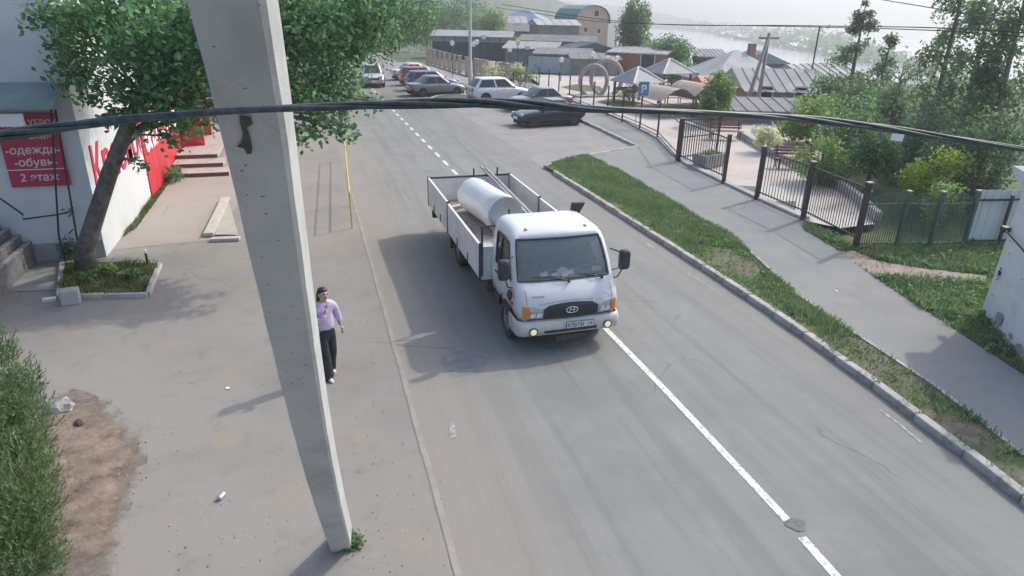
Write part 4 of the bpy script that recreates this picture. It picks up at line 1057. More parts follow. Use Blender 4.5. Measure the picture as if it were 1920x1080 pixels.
# mirrors
for s in (-1,1):
    arm = MB()
    x_ = s*1.0
    arm.tube([(x_*.97,.62,1.78),(x_*1.10,.45,1.76),(x_*1.17,.42,1.74)], .014, 6)
    arm.tube([(x_*.99,.60,1.16),(x_*1.10,.46,1.24),(x_*1.17,.42,1.42),(x_*1.17,.42,1.74)], .014, 6)
    arm.tube([(x_*1.0,.58,1.34),(x_*1.17,.42,1.46)], .010, 6)
    ma = arm.build('mirror_arm', m_dark, TR)
    hd = MB()
    rg = []
    for y_, k in ((-.07,.6),(-.055,.9),(-.01,1.0),(.045,1.0)):
        rg.append([(s*1.20+.105*k*c*1.0, .42+y_, 1.60+.20*k*sn) for c, sn in [(max(-1,min(1,1.25*math.cos(a))), max(-1,min(1,1.2*math.sin(a)))) for a in np.linspace(0,2*math.pi,21)[:-1]]])
    hd.loft(rg).build('mirror_head', m_dark, TR, smooth=True)
    MB().box((s*1.20-.08,.467,1.44),(s*1.20+.08,.472,1.76)).build('mirror_glass', m_chrome, TR)
MB().loft([[(-1.075+.05*c*k, .44+y_, 1.10+.11*k*sn) for c, sn in [(math.cos(a), math.sin(a)) for a in np.linspace(0,2*math.pi,13)[:-1]]] for y_, k in ((-.05,.5),(-.02,1),(.03,.9))]).build('kerb_mirror', m_dark, TR, smooth=True)
# interior
MB().box((-.92,.45,.95),(.92,.85,1.33)).build('dashboard', m_dash, TR, bevel=.05)
for cx_, hw_ in ((-.45,.42),(.52,.26)):
    st_ = MB().box((cx_-hw_,1.1,.85),(cx_+hw_,1.6,1.08)).build('seat', m_seat, TR, bevel=.06)
    MB().box((cx_-hw_,1.55,1.05),(cx_+hw_,1.72,1.72)).build('backrest', m_seat, st_, bevel=.06)
MB().box((-.93,.6,.70),(.93,1.95,.74)).build('cab_floor', m_chass, TR)
T = Matrix.Translation((.50,.92,1.36)) @ Matrix.Rotation(rad(-62),4,'X')
sw = MB().tube([T @ Vector((.2*math.cos(a),.2*math.sin(a),0)) for a in np.linspace(0,2*math.pi,21)], .016, 6, cap=False)
sw.tube([T @ Vector((-.2,0,0)), T @ Vector((.2,0,0))], .014, 5); sw.tube([T @ Vector((0,0,0)), (.5,.75,1.15)], .025, 6)
sw.build('steering_wheel', m_dark, TR)
MB().box((-.86,.90,1.86),(-.30,.93,1.97)).build('sun_visor', m_seat, TR); MB().box((.2,.90,1.86),(.8,.93,1.97)).build('sun_visor', m_seat, TR)
MB().tube([(-.45,.95,1.90),(-.05,.62,1.55),(.15,.56,1.44)], .010, 5).build('aerial_cable', m_dark, TR)
MB().tube([(.60,.85,1.86),(.66,.72,1.66),(.72,.66,1.52)], .028, 6).build('grab_strap', m_dark, TR)
rr = random.Random(8)
for i, (x, y_, w, d_, rz) in enumerate(((-.12,.52,.20,.14,.3),(.10,.56,.26,.18,-.3),(.06,.50,.2,.12,.1),(-.38,.52,.15,.08,.2),(.02,.60,.22,.16,.6),(.70,.55,.18,.12,-.4))):
    mb = MB(); c_, s_ = math.cos(rz), math.sin(rz)
    V = [(x+a*w/2*c_-b*d_/2*s_, y_+a*w/2*s_+b*d_/2*c_, 1.345+.012*i+(.05 if b > 0 else 0)+.015*a) for a, b in ((-1,-1),(1,-1),(1,1),(-1,1))]
    o = mb.add(V, [(0,1,2,3)]).build('paper_sheet', m_whitelet, None); o.parent = TR
# chassis and wheels
ch = MB(); ch.box((-.42,.5,.52),(-.30,7.9,.74)); ch.box((.30,.5,.52),(.42,7.9,.74))
for y_ in (1.6,2.6,3.8,5.6,6.8,7.7): ch.box((-.42,y_,.56),(.42,y_+.1,.70))
ch.build('chassis_frame', m_chass, TR)
MB().box((-.95,.35,.40),(.95,1.9,.655)).build('underbody', m_chass, TR)
MB().box((-1.02,2.2,.42),(-.55,3.2,.78)).build('tool_box', m_chass, TR, bevel=.02); MB().box((.55,2.2,.40),(1.0,3.4,.78)).build('fuel_tank', m_chass, TR, bevel=.05)
def wheel(x, y_, r, w, out, parent, name='wheel', rim=m_rim, tyre=m_rubber, rr_=0.58):
    wl = empty(name, (x, y_, r)); wl.parent = parent
    R = Matrix.Rotation(rad(90)*out, 4, 'Y')
    MB().lathe([(r*.60,-w/2),(r*.9,-w/2),(r*.985,-w*.38),(r,-w*.2),(r,w*.2),(r*.985,w*.38),(r*.9,w/2),(r*rr_,w/2),(r*rr_,w*.25)], 26, R).build('tyre', tyre, wl, smooth=True)
    prof = [(0,w*.30),(r*.16,w*.34),(r*.20,w*.2),(r*.42,w*.12),(r*.50,w*.34),(r*rr_+.004,w*.40),(r*rr_+.004,-w*.4)]
    MB().lathe(prof, 22, R).build('rim', rim, wl, smooth=False)
    return wl
for s in (-1,1):
    wl = wheel(s*.88, .92, .40, .23, s, TR)
    for k in range(6):
        a = k*math.pi/3; MB().lathe([(.016,0),(.016,.03)], 6, Matrix.Translation((s*.045,.10*math.cos(a),.10*math.sin(a))) @ Matrix.Rotation(rad(90)*s,4,'Y')).build('wheel_nut', m_chrome, wl)
    wheel(s*.93, 5.05, .40, .24, s, TR); wheel(s*.66, 5.05, .40, .22, s, TR)
    ar = MB().loft([[(s*x, .92+.50*math.cos(a), .40+.50*math.sin(a)) for x in (.70,1.0,1.0,.70)] + [] for a in np.linspace(rad(8), rad(172), 12)], closed=False, cap=False)
    ar.build('wheel_arch', m_chass, TR)
    MB().box((s*.98-.24 if s > 0 else -1.10, 5.62, .25),(s*.98+.12 if s > 0 else -.74, 5.65, .80)).build('mud_flap', m_rubber, TR)
MB().tube([(-.85,5.05,.40),(.85,5.05,.40)], .07, 8).build('axle', m_chass, TR)
# ---- cargo bed
BX, BY0, BY1, BZ, BT = 1.20, 2.12, 8.10, 0.86, 1.50
for i in range(9):
    x0 = -BX+.03+(2*BX-.06)*i/9; MB().box((x0+.004, BY0, BZ-.05),(x0+(2*BX-.06)/9-.004, BY1, BZ)).build('floor_board', m_plank, TR)
MB().box((-1.1,BY0,BZ-.14),(-1.0,BY1,BZ-.052)).build('bed_beam', m_chass, TR); MB().box((1.0,BY0,BZ-.14),(1.1,BY1,BZ-.052)).build('bed_beam', m_chass, TR)
for s in (-1,1):
    for (y0, y1, t) in ((BY0+.03, 5.35, BT-.01), (5.42, BY1-.04, BT+.015)):
        sd = MB().box((s*BX-.018, y0, BZ-.09),(s*BX+.018, y1, t)).build('side_board', m_bed, TR, bevel=.006)
        MB().box((s*BX-.026, y0-.01, t+.001),(s*BX+.026, y1+.01, t+.03)).build('top_rail', m_tw, sd)
        for k in (.33,.66):
            yy = y0+(y1-y0)*k; MB().box((s*(BX+.019)-.012, yy-.03, BZ-.08),(s*(BX+.019)+.012, yy+.03, BZ+.12)).build('hinge', m_chass, sd)
    for yy in (BY0, 5.385, BY1-.01):
        MB().box((s*BX-.03, yy-.03, BZ-.12),(s*BX+.03, yy+.03, BT+.06)).build('stake', m_chass, TR)
tb_ = MB().box((-BX+.03, BY1-.03, BZ-.09),(BX-.03, BY1+.01, BT)).build('tail_board', m_bed, TR, bevel=.006)
MB().box((-BX, BY1-.04, BT+.001),(BX, BY1+.02, BT+.045)).build('top_rail', m_chass, tb_)
for x in (.12,.82): MB().box((x-.02, BY1-.03, BT+.05),(x+.02, BY1+.01, BT+.24)).build('stub_post', m_chass, tb_)
hb = MB().box((-BX, BY0-.03, BZ-.1),(BX, BY0+.01, BT-.02)).build('head_board', m_bed, TR)
fr = MB()
for a, b2 in (((-BX+.02,BY0-.05,BZ),(-BX+.02,BY0-.05,1.92)),((-BX+.02,BY0-.05,1.92),(-.55,BY0-.05,1.92)),((-.62,BY0-.05,1.2),(-.62,BY0-.05,2.25)),((.95,BY0-.05,BZ),(.95,BY0-.05,1.95))): fr.tube([a,b2], .022, 6)
fr.build('head_frame', m_chass, TR)
# snorkel-like air intake behind the cab
MB().loft([[(.80+.10*c, 2.05+.05*s_, z) for c, s_ in ((-1,-1),(1,-1),(1,1),(-1,1))] for z in (1.0,2.1)]+[[(.86+.14*c, 2.02+.06*s_, 2.32) for c, s_ in ((-1,-1),(1,-1),(1,1),(-1,1))]]).build('air_intake', m_dark, TR, bevel=.02)
MB().box((-1.16,7.75,.45),(-1.02,7.9,.80)).build('rear_mud_guard', m_chass, TR)
MB().box((-.28, -.0, .25),(.32,.02,.36)).build('under_guard', m_chass, TR)
# ---- cargo (things of their own)
def tw(p): return TR.matrix_basis @ Vector(p)
bpy.context.view_layer.update()
TRM = Matrix.Translation(TR.location) @ Matrix.Rotation(rad(0.4),4,'Z')
pa = TRM.inverted() @ G(884,360,1.36); pb = TRM.inverted() @ G(948,402,1.36)
ax = (pb-pa); ax.z = 0
pa = Vector((pa.x, pa.y, BZ+.47)); pb = Vector((pb.x, max(pb.y, 2.45), BZ+.47))
pipe = empty('metal_drum', TRM @ Vector(((pa.x+pb.x)/2, (pa.y+pb.y)/2, BZ)), 0, 'long white sheet metal cylinder lying in the truck bed', 'cylinder')
pinv = Matrix.Translation(-Vector(pipe.location)) @ TRM
d_ = (pb-pa).normalized(); rt = d_.cross(Vector((0,0,1))).normalized(); R0 = .46
def pring(p, r): return [pinv @ (p+rt*(r*math.cos(a))+Vector((0,0,1))*(r*math.sin(a))) for a in np.linspace(0,2*math.pi,37)[:-1]]
m_pipe = M('white_sheet', (.72,.735,.75), .38, (.62,.635,.65), 2.0, .6, metal=.15, c3=(.68,.69,.70), sc3=.8)
MB().loft([pring(pa-d_*.0, R0*.55), pring(pa+d_*.02, R0*.86), pring(pa+d_*.10, R0*.97), pring(pa+d_*.25, R0), pring(pb-d_*.5, R0), pring(pb, R0*1.01), pring(pb-d_*.02, R0*.96), pring(pb-d_*.45, R0*.95)]).build('shell', m_pipe, pipe, smooth=True)
e1 = pb+Vector((0,0,0)); flap = []
for t in np.linspace(0,1,6):
    flap.append([pinv @ (pb+d_*(.01+.10*t)+rt*(sgn*(.46-.10*t))*1.0+Vector((0,0,.20-.75*t+ (0.0)))) for sgn in (.99,)]+[pinv @ (pb+d_*(.02+.12*t)+rt*(.46-.30*t)+Vector((0,0,.12-.55*t)))])
MB().loft(flap, closed=False, cap=False).build('torn_flap', M('flap_grey', (.30,.29,.29), .6, (.22,.215,.215), 9), pipe)
for k in (.3,.62):
    MB().loft([pring(pa.lerp(pb,k), R0+.001), pring(pa.lerp(pb,k)+d_*.012, R0+.004), pring(pa.lerp(pb,k)+d_*.024, R0+.001)], cap=False).build('seam_band', m_pipe, pipe, smooth=True)
bm_a = [((.50,8.75,1.64),(.72,2.6,1.16)),((.58,8.5,1.65),(.82,2.5,1.16))]
for i, (a, b2) in enumerate(bm_a):
    o = MB().bar(TRM @ Vector(a), TRM @ Vector(b2), .07, .05).build('steel_channel', M('channel_grey', (.36,.345,.335), .6, (.25,.235,.225), 6, metal=.2)); tag(o, ['grey steel channel resting over the tail board, nearer the white cylinder', 'grey steel channel resting over the tail board, nearer the truck side'][i], 'beam')
sh = MB(); n_ = 26
for i in range(n_+1):
    x = -1.15+.62*i/n_; z = BZ+.10+.022*math.sin(i*math.pi/2.2)
    sh.v += [tuple(TRM @ Vector((x, 2.25, z+.36))), tuple(TRM @ Vector((x, 3.75, z+.02)))]
sh.f = [(2*i,2*i+1,2*i+3,2*i+2) for i in range(n_)]
o = sh.build('corrugated_sheet', m_pipe); tag(o, 'white corrugated metal sheet leaning in the front left of the bed', 'sheet')
o = MB().bar(TRM @ Vector((-1.12,6.9,BZ+.05)), TRM @ Vector((-.25,7.3,BZ+.05)), .16, .08).build('timber_beam', m_wood); tag(o, 'pale timber beam lying across the rear of the truck bed', 'timber')
# ================================================================== parked cars
m_tyre = M('car_tyre', (0.025,0.025,0.026), .85); m_alloy = M('alloy', (.52,.52,.53), .35, metal=.6)
g_car = glass('car_glass', (0.025,0.032,0.038), .04, .08)
def car_paint(name, c, metal=.25): return M('car_'+name, c, .32, tuple(v*.93 for v in c), 3, coat=.6, metal=metal)
def car(label, p_front, p_rear, paint, kind='sedan', W=1.74, L=4.35, name='parked_car'):
    """p_front, p_rear: ground points under the middle of nose and tail"""
    f = Vector(p_front); r = Vector(p_rear); d = (f-r); d.z = 0
    ctr = (f+r)/2; t = empty(name, (ctr.x, ctr.y, 0.01), math.atan2(d.y, d.x), label, 'car')
    H = {'sedan': 1.43, 'hatch': 1.48, 'suv': 1.66}[kind]; belt = {'sedan': .90, 'hatch': .93, 'suv': 1.05}[kind]; hood = belt-.06; w = W/2; r_w = {'suv': .36}.get(kind, .31); gc = r_w*.62
    # lower body: stations from tail to nose
    X = L/2
    if kind == 'sedan': st = [(-X,.60,.80,.80),(-X+.06,.42,.88,.90),(-X+.5,gc,belt+.02,.98),(-.55*X,gc,belt+.02,1.0),(0,gc,belt,1.0),(.42*X,gc,belt-.01,1.0),(.62*X,gc,hood,.99),(X-.35,gc,hood-.10,.96),(X-.05,.30,hood-.22,.86),(X,.42,hood-.32,.76)]
    else: st = [(-X,.62,belt-.05,.84),(-X+.06,.40,belt+.02,.92),(-X+.4,gc,belt+.03,.98),(-.5*X,gc,belt+.02,1.0),(0,gc,belt,1.0),(.42*X,gc,belt-.01,1.0),(.6*X,gc,hood,.99),(X-.35,gc,hood-.10,.96),(X-.05,.32,hood-.22,.86),(X,.45,hood-.34,.76)]
    rings = []
    for x, zb, zt_, k in st:
        hw = w*k; rings.append([(x,-hw*.9,zb),(x,-hw,zb+.12),(x,-hw,zb+(zt_-zb)*.55),(x,-hw*.975,zt_-.10),(x,-hw*.88,zt_),(x,-hw*.4,zt_+.025),(x,hw*.4,zt_+.025),(x,hw*.88,zt_),(x,hw*.975,zt_-.10),(x,hw,zb+(zt_-zb)*.55),(x,hw,zb+.12),(x,hw*.9,zb)])
    MB().loft(rings).build('body', paint, t, smooth=True, sub=1)
    # cabin
    if kind == 'sedan': cb = (-.66*X, .46*X, -.36*X, .10*X)
    elif kind == 'hatch': cb = (-.97*X, .48*X, -.78*X, .12*X)
    else: cb = (-.96*X, .50*X, -.74*X, .14*X)
    xb0, xb1, xr0, xr1 = cb; wb_, wr_ = w*.90, w*.70
    zb = belt-.03
    def ring(s):                               # s 0 belt .. 1 roof
        x0 = xb0+(xr0-xb0)*s; x1 = xb1+(xr1-xb1)*s; ww = wb_+(wr_-wb_)*s; z = zb+(H-.05-zb)*s
        return [(x0,-ww*.93,z),(x0+(x1-x0)*.04,-ww,z),(x0+(x1-x0)*.5,-ww*1.01,z),(x0+(x1-x0)*.93,-ww*.99,z),(x1,-ww*.86,z),(x1+.05*(1-s),0,z),(x1,ww*.86,z),(x0+(x1-x0)*.93,ww*.99,z),(x0+(x1-x0)*.5,ww*1.01,z),(x0+(x1-x0)*.04,ww,z),(x0,ww*.93,z),(x0-.03,0,z)]
    R0_ = ring(0); R1_ = ring(1); top_ = [(x*.93+(xr0+xr1)/2*.07, y*.84, H) for x, y, z in R1_]
    MB().loft([R0_, ring(.5), R1_, top_]).build('cabin', paint, t, smooth=False, bevel=.03, seg=3, angle=20)
    def pane(u0, u1, pts, nm='window'):         # pane between two ring points, inset
        P = []
        for s, u in ((u0,0),(u0,1),(u1,1),(u1,0)):
            a = Vector(ring(s)[pts[0]]); b = Vector(ring(s)[pts[1]]); e0, e1 = pts[2]; q = a.lerp(b, e0 if u == 0 else e1)
            c = Vector(((xb0+xb1)/2, 0, q.z)); dv = (q-c); P.append(q)
        n_ = (P[1]-P[0]).cross(P[3]-P[0]).normalized(); c = sum(P, Vector())/4
        if n_.dot(Vector((c.x-(xb0+xb1)/2, c.y, .1))) < 0: n_ = -n_
        V = [p+n_*.012 for p in P]; MB().add(V, [(0,1,2,3)]).build(nm, g_car, t)
    for a, b in ((4,5),(5,6)): pane(.06,.95,(a,b,(.06 if a == 4 else 0, 1 if a == 4 else .94)),'windscreen')
    for a, b in ((10,11),(11,0)): pane(.15,.92,(a,b,(.06 if a == 10 else 0, 1 if a == 10 else .94)),'rear_window')
    for a, b in ((1,2),(2,3),(7,8),(8,9)): pane(.10,.92,(a,b,(.08,.95) if a in (1,7) else (.05,.92)))
    # wheels, arches
    for sx in (-.60*X, .62*X):
        for s in (-1,1):
            wl = wheel(sx, s*(w-.09), r_w, .2, 1, t, 'wheel', m_alloy, m_tyre, .66)
            wl.rotation_euler = (0,0,rad(90)*s)
            MB().lathe([(r_w*1.12,-.005),(r_w*1.12,.004)], 20, Matrix.Translation((sx, s*(w-.004), r_w)) @ Matrix.Rotation(rad(90)*-s,4,'X')).build('wheel_arch', m_dark, t)
    fz = hood-.30
    for s in (-1,1):
        MB().box((X-.20, s*w*.60-.17, fz+.05),(X-.04, s*w*.60+.17, fz+.19)).build('headlight', m_lens, t, bevel=.03)
        MB().box((-X-.005, s*w*.66-.14, belt-.20),(-X+.14, s*w*.66+.14, belt-.04)).build('tail_light', m_redl, t, bevel=.02)
        MB().box((.36*X-.06, s*(w*.98)-.02*s-.08, belt),(.36*X+.06, s*(w*.98)+.08, belt+.12)).build('wing_mirror', paint, t, bevel=.03)
        MB().box((-.1,s*w*1.0-.008,belt-.16),(.05,s*w*1.0+.008,belt-.13)).build('door_handle', m_dark, t)
    MB().box((X-.10,-.42,fz-.08),(X+.004,.42,fz+.06)).build('grille', m_dark, t, bevel=.02)
    MB().box((X-.03,-.27,.42),(X+.016,.27,.54)).build('number_plate', m_whitelet, t); MB().box((-X-.016,-.27,.62),(-X+.03,.27,.74)).build('number_plate', m_whitelet, t)
    MB().box((-X+.2,-w*.8,gc*.6),(X-.2,w*.8,gc+.1)).build('underbody', m_chass, t)
    return t
def ends(px0, py0, px1, py1):
    return G(px0, py0), G(px1, py1)
def car_at(label, fx, fy, heading, paint, kind, L=4.35, W=1.74, name='parked_car'):
    f = Vector((fx, fy, 0)); d = Vector((math.cos(rad(heading)), math.sin(rad(heading)), 0)); return car(label, f, f-d*L, paint, kind, W, L, name)
# near pair: noses towards the road
q = G(975,241); car_at('black sedan parked nearest, nose towards the road', q.x-.05, q.y+.75, 188, car_paint('black', (.025,.03,.04)), 'sedan', 4.1)
q = G(962,212); car_at('dark grey sedan half hidden behind the black sedan', q.x-.1, q.y+.9, 188, car_paint('grey', (.16,.17,.18)), 'sedan', 4.4)
q = G(1012,192); car_at('white crossover with dark rear window beside the lamp post', q.x-.6, q.y+1.0, 8, car_paint('white', (.66,.67,.68)), 'suv', 4.45, 1.82)
q = G(866,178); car_at('grey sedan in the far row, nearest the small green island', q.x+.2, q.y+.6, 12, car_paint('mid_grey', (.20,.20,.215)), 'sedan', 4.4)
q = G(857,169); car_at('blue hatchback in the far row between grey and red cars', q.x+.1, q.y+.9, 12, car_paint('blue', (.10,.15,.30)), 'hatch', 4.2)
q = G(840,161); car_at('red hatchback in the far row of parked cars', q.x+.0, q.y+1.5, 12, car_paint('red', (.45,.04,.06)), 'hatch', 4.0)
q = G(818,149); car_at('white sedan parked farthest along the row', q.x+.2, q.y+.6, 12, car_paint('white2', (.68,.67,.64)), 'sedan', 4.3)
q = G(712,166); car_at('silver car coming down the road behind the maple leaves', q.x-.4, q.y+.3, 268, car_paint('silver', (.55,.56,.56), .4), 'suv', 4.4, 1.8, 'moving_car')

# ================================================================== the woman walking on the yard
WP = G(619, 706)
pers = empty('person', (WP.x, WP.y, 0.0), rad(28), 'woman in lilac sweater and black wide trousers walking beside the concrete pole', 'person')
m_skin = M('skin', (.50,.33,.26), .6, (.44,.28,.22), 8); m_lilac = M('lilac_knit', (.56,.47,.64), .9, (.50,.415,.58), 12, bump=.4, bsc=150); m_trous = M('black_cloth', (.022,.023,.028), .85, (.035,.036,.042), 9)
m_hair = M('dark_hair', (.02,.016,.015), .5, (.035,.028,.025), 30); m_shoe = M('white_shoe', (.68,.67,.65), .6, (.5,.5,.49), 15)
def skin(name, joints, edges, mat, parent, sub=2, root=0, flat=None):
    """joints: (x,y,z,rx,ry); one continuous skinned surface"""
    me = bpy.data.meshes.new(name); me.from_pydata([j[:3] for j in joints], edges, []); me.materials.append(mat)
    o = put(name, me, parent)
    o.modifiers.new('skin', 'SKIN')
    for i, j in enumerate(joints):
        sv = me.skin_vertices[0].data[i]; sv.radius = (j[3], j[4] if len(j) > 4 else j[3]); sv.use_root = (i == root)
    m = o.modifiers.new('sub', 'SUBSURF'); m.levels = sub; m.render_levels = sub
    for p in me.polygons: p.use_smooth = True
    o.modifiers['skin'].use_smooth_shade = True
    return o
pers.scale = (.95,.95,.97)
# faces -Y (towards the camera); x to the right of the picture
J = [(0,0,.98,.13,.10),(0,0,1.12,.115,.09),(0,-.01,1.30,.135,.10),(0,-.01,1.42,.09,.07),(0,-.02,1.49,.05,.05),(0,-.03,1.56,.068,.08),(0,-.035,1.64,.078,.092),(0,-.02,1.70,.05,.06),
     (-.17,0,1.40,.055,.055),(-.235,-.02,1.15,.042,.042),(-.14,-.20,1.22,.034,.034),(-.05,-.19,1.40,.028,.03),
     (.17,0,1.40,.055,.055),(.25,.03,1.15,.042,.042),(.30,-.02,.93,.03,.033),
     (-.09,0,.92,.10,.10),(-.085,-.06,.52,.065,.065),(-.085,-.09,.10,.04,.045),(-.085,-.19,.05,.035,.028),
     (.09,0,.92,.10,.10),(.09,.03,.52,.065,.065),(.09,.16,.13,.04,.045),(.10,.08,.06,.035,.028)]
E_ = [(0,1),(1,2),(2,3),(3,4),(4,5),(5,6),(6,7),(3,8),(8,9),(9,10),(10,11),(3,12),(12,13),(13,14),(0,15),(15,16),(16,17),(17,18),(0,19),(19,20),(20,21),(21,22)]
body = skin('body', J, E_, m_skin, pers)
# hands: palm with five fingers each
def hand(w, dirv, palmv, thumb, parent):
    w = Vector(w); d = Vector(dirv).normalized(); n = Vector(palmv).normalized(); s = d.cross(n).normalized()
    J_ = [(*w,.022,.016),(*(w+d*.05),.032,.013),(*(w+d*.085),.032,.012)]; E2 = [(0,1),(1,2)]
    for k, (off, ln) in enumerate(((-.027,.065),(-.009,.075),(.009,.072),(.026,.056))):
        a = len(J_); b = w+d*.085+s*off
        J_ += [(*(b+d*ln*.45+n*.008),.0085,.0085),(*(b+d*ln*.8+n*.028),.0075,.0075)]; E2 += [(2,a),(a,a+1)]
    a = len(J_); J_ += [(*(w+d*.045+s*thumb*.042),.010,.010),(*(w+d*.085+s*thumb*.052+n*.015),.0085,.0085)]; E2 += [(1,a),(a,a+1)]
    return skin('hand', J_, E2, m_skin, parent, 1)
hand((-.05,-.19,1.40), (.25,-.1,1), (.3,1,0), 1, body); hand((.30,-.02,.93), (.15,-.25,-1), (-1,-.1,0), -1, body)
# face
fy = -.127
MB().lathe([(.011,-.03),(.014,-.005),(.006,.022)], 8, Matrix.Translation((0,fy-.002,1.60))).build('nose', m_skin, body, smooth=True)
for s in (-1,1):
    MB().lathe([(.0,-.004),(.007,.0),(.0,.004)], 10, Matrix.Translation((s*.029,fy+.008,1.628)) @ Matrix.Rotation(rad(90),4,'X')).build('eye', m_hair, body, smooth=True)
    MB().lathe([(.0,-.03),(.016,-.01),(.018,.012),(.0,.03)], 8, Matrix.Translation((s*.080,-.03,1.615))).build('ear', m_skin, body, smooth=True)
    MB().bar((s*.015,fy-.0,1.650),(s*.046,fy+.012,1.650),.006,.008).build('eyebrow', m_hair, body)
MB().bar((-.022,fy+.004,1.565),(.022,fy+.004,1.565),.006,.011).build('mouth', M('lips', (.36,.14,.13), .5), body)
# hair: cap with a short tail
rg = []
for z, rx, ry, cy in ((1.60,.084,.075,.005),(1.655,.092,.098,-.014),(1.69,.088,.098,-.022),(1.72,.070,.080,-.018),(1.74,.035,.04,-.012)):
    rg.append([(rx*math.cos(a), cy+ry*math.sin(a) if not (z < 1.67 and math.sin(a) < -.3) else cy+ry*(-.3), z) for a in np.linspace(0,2*math.pi,21)[:-1]])
MB().loft(rg).build('hair', m_hair, pers, smooth=True, sub=1)
MB().loft([[(.05*k*math.cos(a), .075+.03*k*math.sin(a), z) for a in np.linspace(0,2*math.pi,11)[:-1]] for z, k in ((1.68,.8),(1.60,1.5),(1.50,1.7),(1.40,1.5),(1.30,.6))]).build('hair_tail', m_hair, pers, smooth=True)
# sweater
skin('sweater', [(0,0,.93,.165,.125),(0,0,1.02,.17,.13),(0,0,1.12,.175,.13),(0,-.005,1.28,.175,.125),(0,-.005,1.40,.125,.10),(0,-.01,1.495,.066,.062),(-.185,0,1.385,.082,.08),(-.25,-.02,1.16,.072,.07),(-.15,-.19,1.215,.056,.056),(-.085,-.195,1.325,.046,.046),(.185,0,1.385,.082,.08),(.262,.03,1.16,.07,.07),(.302,-.01,1.0,.05,.05)],
     [(0,1),(1,2),(2,3),(3,4),(4,5),(4,6),(6,7),(7,8),(8,9),(4,10),(10,11),(11,12)], m_lilac, pers)
# trousers
skin('trousers', [(0,0,1.08,.14,.11),(0,0,.92,.165,.125),(-.09,-.01,.80,.098,.105),(-.092,-.05,.50,.105,.11),(-.09,-.075,.26,.112,.112),(-.09,-.085,-.005,.12,.12),(.09,.01,.80,.098,.105),(.092,.03,.50,.105,.11),(.092,.10,.28,.108,.11),(.092,.15,.03,.115,.115)],
     [(0,1),(1,2),(2,3),(3,4),(4,5),(1,6),(6,7),(7,8),(8,9)], m_trous, pers)
for x, y_, z, tilt in ((-.085,-.13,.0,0),(.10,.10,.03,-.25)):
    rg = []
    for yy, hw_, h_ in ((-.13,.025,.03),(-.11,.04,.05),(-.03,.045,.075),(.06,.038,.10),(.11,.034,.10),(.125,.02,.06)):
        rg.append([(x-hw_, y_+yy, z),(x+hw_, y_+yy, z),(x+hw_*.9, y_+yy, z+h_*.7),(x+hw_*.4, y_+yy, z+h_),(x-hw_*.4, y_+yy, z+h_),(x-hw_*.9, y_+yy, z+h_*.7)])
    MB().loft(rg).build('shoe', m_shoe, pers, smooth=True, sub=1)
# ================================================================== right side: fences, plaza furniture, pier
m_fence = M('fence_black', (0.035,0.034,0.037), .55, (.07,.062,.06), 9)
m_fgreen = M('fence_green', (0.06,0.105,0.09), .6, (.09,.13,.115), 8)
m_cap = M('fence_cap', (.30,.30,.30), .5)
# concrete footing under the park fence
ft = empty('fence_footing', (*fence_line[2], 0)); ft['kind'] = 'structure'
for a, b in along(fence_line, 2.0):
    dv = b-a; o = MB().box((0,-.02,-.1),(dv.length-.01,.26,.10)).build('footing_block', m_conc, ft, bevel=.015)
    o.location = (a.x-ft.location.x, a.y-ft.location.y, .10); o.rotation_euler = (0,0,math.atan2(dv.y,dv.x)+math.pi); o.location += Vector((dv.x, dv.y, 0))
def fence_panel(root, A, B, h, bars, rails=(.16,.92), post=None, arch=0.0, mat=m_fence, barw=.016, posts=(True, True), pw=.08, name_bar='bar', rows=None):
    o = Vector(root.location); A = Vector(A)-o; B = Vector(B)-o; dv = (B-A)
    for e, on in ((A, posts[0]), (B, posts[1])):
        if on:
            po_ = MB().box((e.x-pw/2, e.y-pw/2, e.z-.1),(e.x+pw/2, e.y+pw/2, e.z+h)).build('post', mat, root)
            MB().box((e.x-pw*.62, e.y-pw*.62, e.z+h+.002),(e.x+pw*.62, e.y+pw*.62, e.z+h+.035)).build('post_cap', m_cap, po_)
    for k in rails: MB().bar(A+Vector((0,0,h*k)), B+Vector((0,0,h*k)), .03, .04).build('rail', mat, root)
    if arch: MB().tube([A+dv*t+Vector((0,0,h*rails[-1]+arch*math.sin(math.pi*t))) for t in np.linspace(.12,.88,13)], .014, 5).build('arch_rail', mat, root)
    for i in range(1, bars):
        t = i/bars; p = A+dv*t; top_ = h*(rails[-1]+.03)+(arch*math.sin(math.pi*t) if arch and .1 < t < .9 else 0)
        MB().box((p.x-barw/2, p.y-barw/2, p.z+h*rails[0]-.06),(p.x+barw/2, p.y+barw/2, p.z+top_)).build(name_bar, mat, root)
Z0 = .11
def fp(px, py): return G(px, py, Z0)
P1, P2, P3, P4, P5 = fp(1272,303), fp(1356,344), fp(1418,374), fp(1505,412), fp(1603,464)
F1 = empty('park_fence', P1, 0, 'black barred fence panel left of the park entrance gap', 'fence'); fence_panel(F1, P1, P2, 1.80, 19, pw=.11)
F2 = empty('park_fence', P3, 0, 'black barred fence right of the park entrance gap', 'fence'); fence_panel(F2, P3, P4, 1.80, 16, pw=.12); fence_panel(F2, P4, P5, 1.80, 22, posts=(False, True), pw=.12)
# open gate leaf swung back from the entrance
gl = empty('gate_leaf', P1, 0, 'open black gate leaf with diagonal brace behind the fence panel', 'gate')
gB = Vector((P1.x+2.15, P1.y+.55, Z0)); fence_panel(gl, P1+Vector((.12,.1,0)), gB, 1.85, 15, (.10,.55,.93), posts=(False, True))
MB().bar(Vector((.15,.1,1.75)), gB-P1+Vector((0,0,1.2)), .03, .03).build('brace', m_fence, gl)
